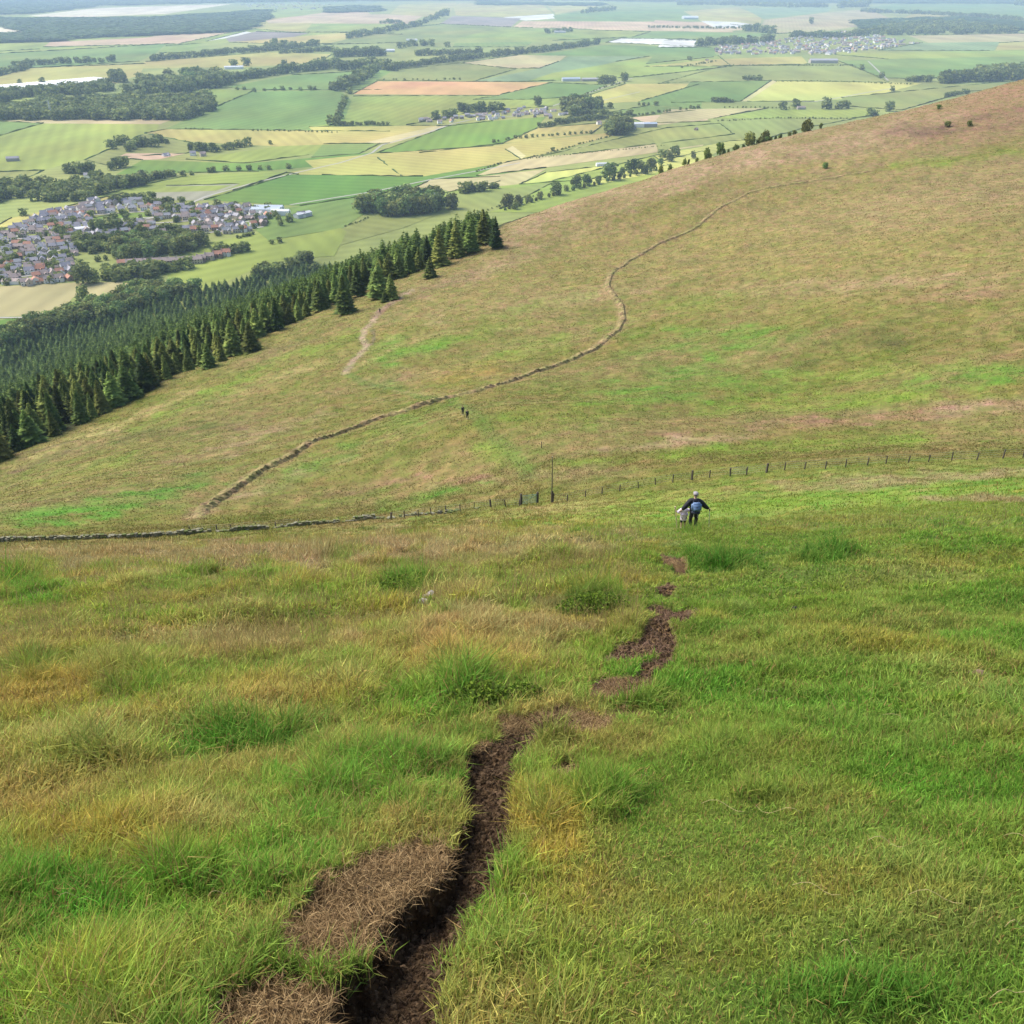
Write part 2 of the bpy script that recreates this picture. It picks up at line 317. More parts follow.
z[near] = zz; kk = GR < 95; tq, _ = tussocks(GX[kk], GY[kk], GR[kk]); pu_ = PU[kk]; z[kk] += tq * (.12 + .12 * ss(8, 30, GR[kk])) * (.45 + .55 * (1 - ss(540, 720, pu_))) * ss(1.5, 3.5, GR[kk]) * (1 - SOILM[kk]) * ss(1., 2.2, GULD[kk])
z -= .035 * SOILM * (GR < 12) + .1 * SOILM * (GR >= 12); z += .35 * TUSH * (1 - SOILM)
HGT = z.reshape(NR, NA)
# --- colour of the turf, laid out over the hill
G1 = (.045,.15,.014); G2 = (.14,.21,.026); G3 = (.082,.2,.022); OL = (.125,.125,.025); ST = (.31,.255,.1); OR = (.31,.21,.042); PK = (.29,.2,.12); RD = (.235,.14,.085); DK = (.045,.06,.014); HB = (.12,.075,.05); TN = (.235,.195,.06); YG = (.175,.225,.04)
HILLP = [ # (u, v, ru, rv, rot, colour, strength)
 (640,250,420,60,-14,TN,.5),(900,250,260,70,-5,TN,.5),(985,112,130,32,-16,RD,.95),(860,142,110,18,-16,PK,.85),(700,172,130,14,-20,PK,.8),(560,212,90,12,-26,PK,.8),(920,205,160,25,-8,PK,.35),
 (940,131,42,6,-4,HB,.9),(980,117,30,4,-10,HB,.7),(900,128,30,5,-15,HB,.6),(1010,120,30,14,-25,HB,.5),(950,160,90,5,-6,G2,.75),(1000,145,50,6,-14,OL,.7),(720,190,120,7,-14,OL,.6),(820,165,100,6,-8,TN,.5),
 (500,265,110,9,-22,PK,.5),(560,300,120,10,-10,PK,.45),(860,285,180,10,-3,PK,.5),(960,295,90,7,-4,RD,.5),(700,300,70,8,-8,G2,.4),
 (720,340,90,16,-4,G3,.55),(700,385,120,22,-3,G3,.6),(860,398,170,12,-4,G2,.75),(980,375,70,14,-6,G3,.7),(880,340,75,11,4,DK,.6),(800,362,40,8,10,DK,.5),(960,345,50,9,4,OL,.6),(880,372,130,8,-4,YG,.7),
 (860,418,210,8,-5,RD,.85),(700,440,110,6,-7,PK,.7),(980,408,80,8,-3,PK,.7),(820,445,180,7,-3,G2,.75),(600,462,60,6,-3,G2,.5),(560,475,90,8,-4,PK,.4),
 (420,350,55,9,-18,G3,.75),(470,335,70,7,-12,G2,.5),(380,345,30,6,-20,G3,.5),(460,375,60,12,-8,OR,.35),(400,378,60,10,-10,PK,.45),(330,345,50,5,-22,G2,.6),(520,310,60,8,-15,G2,.5),
 (540,345,70,12,-12,G2,.5),(500,420,45,8,20,G1,.35),(430,496,62,8,-12,G3,.95),(400,425,55,9,-22,G3,.5),(470,480,60,4,-10,RD,.7),(370,486,60,4,-12,RD,.7),(560,410,90,16,-4,G2,.45),(500,455,40,12,30,G2,.5),
 (120,503,110,12,-8,G3,.85),(30,517,60,10,-3,G3,.8),(180,487,50,12,-14,G1,.6),(300,470,55,14,-25,G3,.5),(260,490,70,8,-18,PK,.5),(60,480,70,8,-12,TN,.6),(250,440,110,9,-18,PK,.5),
 (240,425,28,5,-8,HB,.75),(195,428,48,8,-12,DK,.5),(140,436,40,5,-14,DK,.4),(140,415,80,4,-24,ST,.6),(60,445,70,5,-22,ST,.6),(50,458,50,3,-22,HB,.6),(250,375,80,6,-24,G2,.6),(300,370,90,4,-20,ST,.5),(200,400,60,5,-24,G2,.6),(290,345,60,4,-22,HB,.4),(430,290,60,5,-22,HB,.4),(100,465,60,7,-16,G2,.5),
 (390,385,30,4,10,G1,.5),(430,395,40,3,8,ST,.35)]
NEARP = [
 (120,552,240,16,0,PK,.55),(330,550,180,18,-4,PK,.45),(480,550,160,16,-4,PK,.5),(560,508,70,7,-6,ST,.6),(640,505,80,8,-10,YG,.55),(500,535,90,10,0,ST,.5),
 (60,700,110,26,0,OR,.45),(230,690,110,14,0,OR,.25),(170,640,200,20,0,TN,.4),(330,655,110,20,0,TN,.45),(100,740,90,20,0,ST,.4),(220,640,120,14,0,PK,.35),(500,630,100,30,0,PK,.5),(480,655,60,25,0,OR,.35),(90,600,70,12,0,G2,.5),(330,600,80,14,0,G2,.35),
 (250,745,85,26,0,G1,.85),(360,790,130,40,-10,G3,.8),(60,900,100,50,0,G1,.7),(250,870,110,40,0,G3,.7),(150,840,80,30,0,OR,.45),(60,830,70,25,0,OR,.4),(200,820,60,16,0,ST,.35),(100,1000,130,40,0,G3,.5),(20,590,50,14,0,G3,.8),(410,588,40,10,0,G1,.5),(590,608,40,12,0,DK,.5),(590,592,50,9,0,OR,.6),(455,700,60,30,0,G1,.6),(470,735,60,14,0,DK,.3),
 (600,790,60,45,0,G2,.7),(560,830,30,40,0,OR,.6),(520,810,20,30,0,OR,.5),(640,800,30,40,0,G1,.5),(700,680,60,20,0,G3,.6),(620,700,40,25,0,G3,.5),(690,600,60,20,0,G2,.4),
 (820,555,60,10,0,G1,.7),(735,562,45,10,0,G1,.7),(880,512,40,8,0,YG,.8),(975,512,60,10,0,YG,.85),(940,500,100,8,0,G2,.5),(900,480,140,8,-3,PK,.6),(980,498,60,4,0,PK,.7),(740,492,90,9,-6,TN,.6),(760,505,80,6,-5,G2,.6),(850,520,120,10,0,TN,.45),(960,560,90,12,0,OR,.45),(980,600,60,20,0,G3,.55),(910,570,60,14,0,ST,.3),
 (880,638,90,16,8,OR,.5),(930,625,50,14,0,TN,.5),(800,600,80,16,0,G2,.5),(820,670,90,14,0,G1,.45),(850,720,160,24,0,G3,.45),(970,720,80,30,0,ST,.3),(980,760,60,12,0,YG,.5),(760,760,70,24,0,TN,.35),(830,800,60,20,0,OR,.3),(780,830,70,20,0,YG,.35),(870,880,120,16,10,OR,.4),(760,900,120,20,0,OR,.35),(850,990,130,45,0,G1,.55),(590,970,90,60,0,G2,.55),(960,930,60,30,0,TN,.35),(720,960,80,20,0,OR,.3),(560,890,60,40,0,OR,.3),(690,560,30,12,0,G1,.5)]
def paint(x, y, u, v, r):
    n = len(x); C = np.empty((n, 3)); lm = lambda c: np.array(c)
    f = ss(60, 110, r)[:, None]
    a1 = np.clip(.5 + .75 * fbm(x / 1.6, y / 1.3, 20, 4), 0, 1)[:, None]; a2 = np.clip(.5 + .8 * fbm(x / 5., y / 4., 24, 3), 0, 1)[:, None]
    right = ss(560, 720, u)[:, None]; low = ss(560, 720, v)[:, None]
    Ln = lm(G3) * (1 - a1) + lm(TN) * a1; Ln = Ln * (.5 + .3 * low) + (lm(G2) * (1 - a2 * .8) + lm(OR) * a2 * .8) * (.5 - .3 * low)
    Rn = lm(G3) * (1 - a1) + lm(YG) * a1; Rn = Rn * .8 + (lm(G2) * (1 - a2) + lm(TN) * a2) * .2
    N = Ln * (1 - right) + Rn * right
    xx = x * math.cos(rot) + y * math.sin(rot); yy = -x * math.sin(rot) + y * math.cos(rot)
    b1 = np.clip(.5 + .8 * fbm(xx / 14, yy / 6, 30, 5), 0, 1)[:, None]; b2 = np.clip(.5 + .9 * fbm(xx / 50, yy / 25, 34, 3), 0, 1)[:, None]; b3 = np.clip(.5 + .8 * fbm(xx / 4, yy / 2, 38, 3), 0, 1)[:, None]
    up0 = .35 + .65 * ss(400, 250, v)[:, None]
    Hc = (lm(G2) * .74 * (1 - b1) + lm(TN) * b1 * .85) * .5 + (lm(OL) * (1 - b2) + lm(PK) * .85 * b2) * .3 + (lm(OL) * .75 * (1 - b3) + (lm(PK) * .95 * up0 + lm(TN) * (1 - up0)) * b3) * .32
    up = (ss(340, 180, v))[:, None]; Hc = Hc * (1 - .42 * up) + lm(PK) * .95 * .42 * up; Hc = Hc * np.array((.86, .84, .8))
    C[:] = N * (1 - f) + Hc * f
    wq = .75 * fbm(u / 40., v / 10., 41, 5); mod = np.clip(.62 + .75 * fbm(xx / 16, yy / 7, 44, 5), .4, 1.15)
    kf = r > 62
    for c in HILLP:
        s = np.zeros(n); s[kf] = c[6] * (1 - ss(.3, 1.25, ell(u[kf], v[kf], c[:5], wq[kf]))) * mod[kf]; C += (lm(c[5]) - C) * np.minimum(1, s[:, None] * 1.25) * (.65 + .35 * b3)
    kf = ~(r > 95); xn, yn, rn = x[kf], y[kf], r[kf]; tq, ti = tussocks(xn, yn, rn); pal = np.array([G1, G3, G2, G3, OR, G1, ST, YG, TN, G2]); pc = pal[np.minimum((ti * 10).astype(int), 9)]
    q_ = (np.clip(tq * 1.8, 0, 1) * (.5 - .18 * right[kf][:, 0]) * (1 - .8 * f[kf][:, 0]))[:, None]; C[kf] += (pc - C[kf]) * q_; kf = ~(r > 95)
    for c in NEARP:
        s = np.zeros(n); s[kf] = c[6] * (.6 if c[0] > 650 and c[5] in (OR, TN, ST) else 1) * (1 - ss(.3, 1.3, ell(u[kf], v[kf], c[:5], wq[kf]))); C += (lm(c[5]) - C) * s[:, None]
    return C
# trodden paths on the far slope
def world_line(pts):
    h = hit([p[0] for p in pts], [p[1] for p in pts]); return [(q[0], q[1], q[2]) for q in h]
TR = [([(536,492),(525,468),(505,445),(482,425),(463,408),(452,398)], (.09,.14,.03), 1.7, .45),([(440,398),(415,394),(385,388),(362,382),(348,374)], (.09,.14,.03), 1.6, .55),([(440,394),(410,392),(390,390)], ST, .8, .5),
      ([(345,374),(352,362),(362,352),(366,345),(362,338),(364,330),(372,322),(378,312),(390,303),(402,295),(412,290)], (.3,.22,.15), 1.4, .85),([(372,345),(375,336),(372,330)], (.12,.1,.06), .7, .7),([(376,316),(388,306),(398,300)], (.2,.12,.09), 2.2, .7),
      ([(345,374),(400,345),(440,333),(480,330),(520,328)], ST, 1.0, .5),([(628,261),(659,243),(695,228),(719,208),(750,192),(797,183),(841,176),(872,170)], (.10,.07,.04), 1.3, .75),([(760,258),(900,250),(1024,256)], ST, 1.2, .35),([(0,458),(40,450),(80,440)], HB, 1.5, .6),([(860,174),(900,167),(960,158),(1024,146)], OL, 4, .5)]
DYP = world_line([(196,518),(205,508),(225,494),(260,471),(300,450),(340,433),(375,420),(410,409),(450,398),(480,390),(520,378),(555,366),(580,355),(602,343),(616,332),(623,320),(621,306),(613,295),(607,286),(610,275),(628,261),(659,243),(695,228)])
TRW = [(world_line(a), c, w, s) for a, c, w, s in TR]
def trails(x, y, r, C):
    k = np.where((r > 110) & (r < 700))[0]
    if DYP: d, _, _ = seg_dist(x[k], y[k], DYP); a = .7 * (1 - ss(.8, 2.6, d)); C[k] += (np.array((.23, .17, .08)) - C[k]) * a[:, None]
    for P, c, w, s in TRW:
        d, _, _ = seg_dist(x[k], y[k], P); d = d + .5 * pn(x[k] / 2, y[k] / 2, 50); a = s * (1 - ss(w * .4, w * 1.1, d)); C[k] += (np.array(c) - C[k]) * a[:, None]
    return C
PU, PV = proj(GX, GY, z)
CC = paint(GX, GY, PU, PV, GR); CC = trails(GX, GY, GR, CC)
inside = (1 - ss(.9, 1.25, GULD)); sn = np.clip(.5 + .7 * fbm(GX * 14, GY * 14, 60, 3), 0, 1)[:, None]
soilc = np.array((.042,.025,.013)) * (1 - sn) + np.array((.1,.062,.032)) * sn; thatch = np.array((.08,.05,.022)) * (1 - sn) + np.array((.2,.13,.06)) * sn
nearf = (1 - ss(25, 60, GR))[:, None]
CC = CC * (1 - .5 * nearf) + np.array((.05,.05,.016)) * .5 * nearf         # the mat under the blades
CC += (thatch - CC) * SOILM[:, None]; CC += (soilc - CC) * inside[:, None]
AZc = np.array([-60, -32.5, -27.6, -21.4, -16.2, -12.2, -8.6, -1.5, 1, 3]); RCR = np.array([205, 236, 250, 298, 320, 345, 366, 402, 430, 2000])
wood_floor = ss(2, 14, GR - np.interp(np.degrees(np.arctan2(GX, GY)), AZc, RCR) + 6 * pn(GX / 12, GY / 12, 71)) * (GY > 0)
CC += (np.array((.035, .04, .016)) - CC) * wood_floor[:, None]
i = np.arange(NR - 1)[:, None] * NA; j = np.arange(NA)[None]; jn = (j + 1) % NA
quads = np.stack([i + j, i + jn, i + NA + jn, i + NA + j], -1).reshape(-1, 4)[:, ::-1]
keep = (z[quads] > ZP - 20).any(1); quads = quads[keep]; rq = GR[quads[:, 0]]
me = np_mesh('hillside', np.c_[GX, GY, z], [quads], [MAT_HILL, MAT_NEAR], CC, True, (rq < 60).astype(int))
tag(link('hillside', me), kind='structure')
# cap the small hole under the camera
me = MB().add([(RR[0] * math.sin(R(a)), RR[0] * math.cos(R(a)), float(zat(RR[0] * math.sin(R(a)), RR[0] * math.cos(R(a))))) for a in range(0, 360, 15)], [tuple(range(24))[::-1]])
o = me.build('slope', MAT_BARK); tag(o, kind='structure')
# ------------------------------------------------------------------ the plain and its fields
mb = MB(); Q = 42000
mb.add([(-Q, 300, ZP), (Q, 300, ZP), (Q, Q, ZP), (-Q, Q, ZP), (-Q, -3000, ZP), (Q, -3000, ZP)], [(0, 1, 2, 3), (4, 5, 1, 0)])
pl = mb.build('ground', MAT_FIELD); pl.color = (.2, .23, .065, 1); tag(pl, kind='structure')
FC = dict(lg=(.2,.245,.05), mg=(.14,.205,.048), dg=(.11,.195,.03), ye=(.32,.29,.085), ta=(.42,.31,.19), tn=(.33,.285,.14), wh=(.55,.55,.5), cr=(.55,.49,.34), cq=(.4,.365,.17), br=(.21,.18,.16), ol=(.19,.215,.06), bl=(.165,.225,.1), yb=(.36,.37,.1), gy=(.25,.25,.17), to=(.46,.28,.12))
FIELDS = [
 # far strips
 ('c1',[(-60,-4),(200,-4),(200,6),(-60,8)],'wh'),('c1',[(160,-6),(1100,-6),(1100,12),(500,14)],'bl'),('c1',[(-60,50),(1100,20),(1100,110),(-60,160)],'lg'),
 ('c1',[(80,48),(300,24),(620,14),(700,12),(500,42),(200,53)],'cr'),('c1',[(-60,72),(0,75),(82,96),(-60,106)],'cr'),
 ('c1',[(750,85),(820,55),(1024,38),(1060,98),(870,97)],'ye'),('c1',[(800,62),(990,36),(1060,38),(1060,68),(810,70)],'ta'),
 ('c1',[(-60,130),(440,100),(440,112),(130,128),(120,148),(-60,158)],'lg'),('c1',[(130,142),(150,127),(440,113),(560,95),(700,97),(540,132)],'ta'),
 ('c1',[(-60,165),(440,136),(500,132),(470,160),(420,185),(-60,215)],'mg'),('c1',[(480,160),(500,138),(610,130),(570,158)],'lg'),
 ('c1',[(620,125),(740,95),(760,98),(680,115)],'wh'),('c1',[(680,116),(770,95),(930,100),(860,118),(690,126)],'br'),('c1',[(690,128),(1024,99),(1080,104),(1080,132),(800,131)],'ye'),
 ('c1',[(440,186),(800,158),(1000,163),(960,188),(750,202),(380,207)],'ye'),('c1',[(-60,246),(90,205),(440,192),(420,225),(350,252),(60,264),(-60,270)],'ye'),
 ('c1',[(680,262),(880,226),(1080,208),(1080,270),(760,272)],'mg'),('c1',[(-60,300),(350,285),(420,290),(340,298),(-60,318)],'lg'),('c1',[(370,292),(640,268),(762,275),(650,322),(560,300)],'lg'),
 ('c1',[(650,320),(762,276),(1024,272),(1080,330),(1024,393),(500,388)],'mg'),('c1',[(-60,362),(480,358),(540,352),(480,375),(130,372)],'tn'),('c1',[(-60,366),(132,370),(-10,412),(-60,425)],'mg'),
 ('c1',[(-10,412),(132,372),(480,374),(470,395),(250,482),(132,512),(-60,560),(-60,428)],'lg'),('c1',[(-60,520),(132,513),(-40,590)],'ol'),
 ('c1',[(436,402),(500,389),(1080,396),(1080,434),(850,442),(560,426)],'ye'),('c1',[(256,482),(432,404),(556,427),(640,440),(560,462),(350,474),(330,500)],'ol'),
 ('c1',[(560,480),(850,440),(1080,432),(930,466),(740,492)],'lg'),('c1',[(350,475),(380,462),(560,462),(480,480),(430,482)],'ta'),
 ('c1',[(350,526),(430,482),(740,493),(1080,460),(1080,485),(780,516),(540,521)],'dg'),('c1',[(240,604),(420,560),(560,530),(800,516),(862,520),(700,575),(600,606)],'lg'),('c1',[(862,520),(1080,476),(1080,530),(900,526)],'ye'),
 ('c1',[(430,604),(500,560),(722,554),(660,580),(610,604)],'gy'),('c1',[(480,562),(700,558),(650,575),(470,580)],'lg'),
 ('p',[(205,200),(289,175),(345,175),(400,177),(495,165),(560,160),(495,176),(420,186),(372,195),(300,206)],'dg'),
 # middle
 ('c2',[(-20,45),(140,43),(250,48),(210,71),(-20,71)],'ta'),('c2',[(150,42),(180,14),(352,8),(330,40),(260,50)],'ye'),('c2',[(-20,71),(200,72),(130,97),(-20,98)],'lg'),
 ('c2',[(340,20),(362,9),(602,9),(642,40),(500,52),(350,46)],'ye'),('c2',[(490,52),(642,42),(652,55),(560,62)],'wh'),('c2',[(622,14),(782,9),(760,26),(650,42)],'ye'),('c2',[(640,48),(760,28),(1060,28),(1060,68),(655,62)],'mg'),('c2',[(800,6),(1060,6),(1060,27),(850,27)],'lg'),
 ('c2',[(300,72),(340,48),(545,55),(515,82)],'br'),('c2',[(520,82),(550,64),(1060,66),(1060,97),(760,89)],'ta'),
 ('c2',[(-20,135),(130,92),(300,73),(512,83),(345,122),(200,128)],'ol'),('c2',[(350,116),(470,86),(760,91),(935,96),(880,112),(640,122),(580,126)],'lg'),('c2',[(345,130),(580,126),(560,142),(340,142)],'mg'),('c2',[(640,122),(880,112),(940,97),(1060,98),(1060,118),(850,116),(780,130)],'mg'),
 ('c2',[(800,128),(850,115),(1060,118),(1060,141)],'wh'),('c2',[(560,170),(800,136),(1060,142),(1060,172),(690,168)],'mg'),
 ('c2',[(370,189),(540,166),(682,168),(660,185),(600,206),(480,206)],'tn'),('c2',[(160,212),(360,190),(530,208),(400,246),(110,242)],'ol'),('c2',[(400,246),(600,206),(660,186),(690,170),(930,170),(830,186),(560,246)],'bl'),('c2',[(640,220),(900,178),(1060,168),(1060,200),(900,232),(560,246)],'lg'),
 ('c2',[(38,284),(112,245),(640,248),(480,286)],'to'),('c2',[(-20,380),(10,370),(40,290),(480,288),(640,250),(802,256),(640,320),(400,336),(200,377)],'lg'),('c2',[(400,300),(480,288),(640,250),(802,256),(720,292),(560,300)],'mg'),
 ('c2',[(890,236),(1060,200),(1060,250),(890,251)],'ol'),('c2',[(700,302),(860,253),(1040,252),(900,306),(780,312)],'ye'),('c2',[(900,306),(1040,254),(1080,330),(930,316)],'mg'),
 ('c2',[(-20,382),(330,378),(150,432),(-20,434)],'ye'),('c2',[(60,433),(290,380),(350,378),(150,434)],'cq'),('c2',[(110,461),(330,379),(460,365),(620,352),(592,386),(490,432),(240,461)],'dg'),('c2',[(-20,436),(120,432),(60,462),(-20,474)],'mg'),
 ('c2',[(490,432),(600,386),(800,370),(762,401),(545,427)],'ye'),('c2',[(-30,484),(120,462),(462,440),(542,427),(800,402),(832,406),(590,471),(490,491),(250,532),(-30,527)],'ye'),
 ('c2',[(500,450),(520,440),(560,470),(545,480)],'cq'),('c2',[(410,530),(492,492),(592,472),(982,386),(1080,372),(1080,440),(620,505)],'tn'),('c2',[(600,472),(982,386),(1080,374),(1080,405),(700,465)],'ol'),
 ('c2',[(860,356),(1060,335),(1060,366),(930,371)],'ta'),('c2',[(800,340),(930,318),(1060,332),(860,354)],'mg'),('c2',[(540,556),(620,520),(800,500),(700,545)],'yb'),('c2',[(250,555),(420,532),(620,510),(540,556),(340,580)],'tn'),('c2',[(60,640),(350,575),(640,545),(1024,450),(1080,470),(640,640)],'lg'),('c2',[(760,540),(1060,455),(1080,480),(760,560)],'yb'),
 # right
 ('c3',[(-20,-6),(500,-6),(340,18),(-20,15)],'lg'),('c3',[(10,33),(172,21),(242,50),(240,82),(60,62)],'ye'),('c3',[(190,25),(452,21),(442,35),(250,58)],'bl'),('c3',[(242,82),(250,60),(442,36),(560,28),(640,60),(420,96),(290,100)],'tn'),
 ('c3',[(560,22),(760,-6),(1080,-8),(1080,52),(900,46),(700,36)],'mg'),('c3',[(700,40),(1080,68),(1080,92),(640,62)],'ye'),
 ('c3',[(-20,60),(150,72),(240,84),(150,92),(-20,88)],'ta'),('c3',[(60,62),(170,66),(240,76),(110,84)],'wh'),('c3',[(-20,98),(290,98),(180,120),(-20,118)],'mg'),('c3',[(-30,120),(60,121),(40,140),(-30,141)],'wh'),('c3',[(-20,142),(110,142),(100,170),(-20,190)],'mg'),
 ('c3',[(-20,198),(110,176),(362,168),(382,191),(130,197)],'ye'),('c3',[(-20,250),(130,196),(512,194),(622,246),(280,241),(30,243)],'ol'),('c3',[(-20,306),(30,245),(272,240),(180,302)],'mg'),('c3',[(180,302),(274,240),(292,240),(200,302)],'cq'),('c3',[(200,302),(292,240),(722,248),(560,290),(400,302)],'yb'),
 ('c3',[(420,160),(1080,148),(1080,166),(620,176)],'lg'),('c3',[(470,181),(620,176),(1080,167),(1080,198),(860,216),(740,236),(600,232)],'mg'),('c3',[(590,150),(722,127),(952,125),(935,151)],'bl'),('c3',[(680,106),(1080,99),(1080,123),(740,127)],'tn'),('c3',[(950,128),(1080,120),(1080,145),(940,150)],'ye'),
 ('c3',[(-20,326),(262,322),(100,352),(-20,376)],'tn'),('c3',[(100,353),(262,326),(562,327),(572,346),(510,352)],'lg'),('c3',[(-20,380),(100,356),(522,353),(370,381),(260,412),(130,422),(-20,450)],'ol'),('c3',[(-20,465),(180,414),(200,424),(-20,500)],'yb'),
 ('c3',[(480,291),(1080,232),(1080,262),(860,272),(660,328),(500,317)],'ol'),
 # round the near village
 ('c4',[(-40,170),(40,130),(230,90),(420,45),(420,60),(240,100),(60,150),(-40,185)],'ye'),('c4',[(320,130),(420,112),(505,112),(512,130),(370,152),(320,150)],'dg'),
 ('c4',[(590,262),(720,212),(1024,155),(1080,150),(1080,190),(860,236),(720,256),(620,264)],'lg'),('c4',[(560,300),(1080,190),(1080,250),(900,290),(700,380),(600,400)],'lg'),('c4',[(-40,365),(260,350),(600,345),(540,380),(250,400),(200,460),(-40,468)],'tn'),('c4',[(-40,490),(20,474),(132,469),(70,525),(-40,545)],'dg'),
 ('c5',[(-200,210),(0,180),(190,150),(205,205),(140,250),(-100,290)],'mg'),('c5',[(140,250),(200,222),(300,208),(460,200),(330,250),(130,305)],'ol'),('c5',[(-60,290),(130,250),(150,262),(110,340),(-60,350)],'lg'),
 ('c5',[(470,190),(500,140),(700,120),(820,100),(640,190),(500,230)],'ol'),('c5',[(370,120),(420,95),(640,85),(640,100),(500,130)],'tn')]
LEV = []
for n_, (c, pts, k) in enumerate(FIELDS):
    q = px(c, pts)
    P = [plain(a, b) for a, b in q]; P = [(float(a), float(b)) for a, b in P]; bb = (min(a for a, b in q), max(a for a, b in q), min(b for a, b in q), max(b for a, b in q)); lv = 1 + max([l for B_, l in LEV if B_[0] < bb[1] and B_[1] > bb[0] and B_[2] < bb[3] and B_[3] > bb[2]], default=0); LEV.append((bb, lv)); hz = ZP + .012 * lv
    V = [(a, b, hz) for a, b in P]; ar = sum(P[i][0] * P[(i + 1) % len(P)][1] - P[(i + 1) % len(P)][0] * P[i][1] for i in range(len(P)))
    o = MB().add(V, [tuple(range(len(V))) if ar > 0 else tuple(range(len(V)))[::-1]]).build('field', MAT_FIELD); cc = FC[k]; j_ = .92 + .16 * random.random(); o.color = (cc[0] * j_, cc[1] * j_, cc[2] * j_, 1); tag(o, kind='structure')
LM = [(60,84,'the long white polytunnels'),(52,104,'the pale pylon'),(110,100,'the dark wood at upper left'),(450,88,'the orange field'),(490,112,'the small middle village'),(583,104,'the round wood by the middle village'),(617,124,'the twin copse by the farm shed'),(800,45,'the far town'),(275,213,'the blue-grey works building'),(175,266,'the long village terrace'),(122,218,'the green inside the left village'),(205,192,'the grey enclosure above the left village'),(410,200,'the copse with the turret house'),(320,186,'the large vivid green field'),(235,69,'the white shed by the far wood'),(85,231,'the white hall in the left village'),(25,283,'the long brown hall at the village edge'),(170,245,'the dense wood inside the left village'),(60,200,'the tree belt above the left village'),(20,320,'the straw field below the left village'),(210,147,'the lone farmhouses at left'),(960,72,'the long wood behind the moor skyline'),(826,104,'the big round tree at right'),(365,50,'the shelter belt at upper middle'),(690,98,'the yellow-green fields at right'),
 (10,430,'the far left end of the plantation'),(147,385,'the yellow-green edge conifers'),(245,350,'the pair of conifers by the bare crest'),(300,320,'the middle of the plantation edge'),(346,305,'the tall conifer above the pale track'),(385,295,'the head of the pale track'),(440,255,'the large conifer standing forward'),(490,230,'the upper tip of the plantation')]
def where(x, y, z_):
    u, v = proj(np.array([float(x)]), np.array([float(y)]), np.array([float(z_)])); u = u[0]; v = v[0]; n = min(LM, key=lambda l: (l[0] - u) ** 2 + 4 * (l[1] - v) ** 2); du, dv = u - n[0], v - n[1]
    if math.hypot(du, 1.6 * dv) < 7: return 'right beside ' + n[2]
    s = ('below' if dv > 0 else 'above') if abs(dv) * 2 > abs(du) else ('right of' if du > 0 else 'left of'); return s + ' ' + n[2]
# hedges along the field edges
def hedge(p, q, h, w):
    p = np.array(p); q = np.array(q); L = np.hypot(*(q - p)); n = int(max(6, min(60, L / 14))); t = (q - p) / L; nn_ = np.array([-t[1], t[0]]); V = []; C = []; Fq = []
    for i in range(n + 1):
        c = p + (q - p) * i / n + nn_ * random.gauss(0, .8); hh_ = h * random.uniform(.45, 1.5) * (.15 if random.random() < .08 else 1); ww = w * random.uniform(.7, 1.3); cc = np.array(random.choice(((.07,.115,.03),(.095,.14,.035),(.12,.165,.045))))
        for a, b in ((-1, 0), (-.8, .7), (-.2, 1), (.4, .9), (.9, .6), (1, 0)): e = c + nn_ * a * ww; V.append((e[0], e[1], ZP - .1 + b * hh_ * random.uniform(.85, 1.15))); C.append(cc * random.uniform(.8, 1.2))
    for i in range(n):
        for k in range(5): Fq.append((i * 6 + k, i * 6 + k + 1, i * 6 + 7 + k, i * 6 + 6 + k))
    o = link('hedge', np_mesh('hedge', V, [np.array(Fq)], MAT_LEAF, np.array(C))); tag(o, 'thin dark hedge along a field edge ' + where((p[0] + q[0]) / 2, (p[1] + q[1]) / 2, ZP), 'hedge', 'hedges between the fields')
hn = random.Random(5); seen_ = []
for c, pts, k in FIELDS:
    q = px(c, pts)
    for i in range(len(q)):
        a, b = q[i][:2], q[(i + 1) % len(q)][:2]; m_ = ((a[0] + b[0]) / 2, (a[1] + b[1]) / 2)
        if hn.random() > .5 or abs(a[0] - b[0]) < 1.2 * abs(a[1] - b[1]) or min(a[1], b[1]) < 22 or math.hypot(a[0] - b[0], a[1] - b[1]) < 12 or max(a[0], b[0]) > 1060 or min(a[0], b[0]) < -40 or (m_[1] > 205 and m_[0] > 120) or m_[1] > 240 or any(abs(m_[0] - s_[0]) < 12 and abs(m_[1] - s_[1]) < 3 for s_ in seen_): continue
        seen_.append(m_); P0 = [float(t_) for t_ in plain(*a)]; P1 = [float(t_) for t_ in plain(*b)]; hedge(P0, P1, 1.0 + .00035 * math.hypot(*P0), 1.1 + .0002 * math.hypot(*P0))
print('hedges', len(seen_))
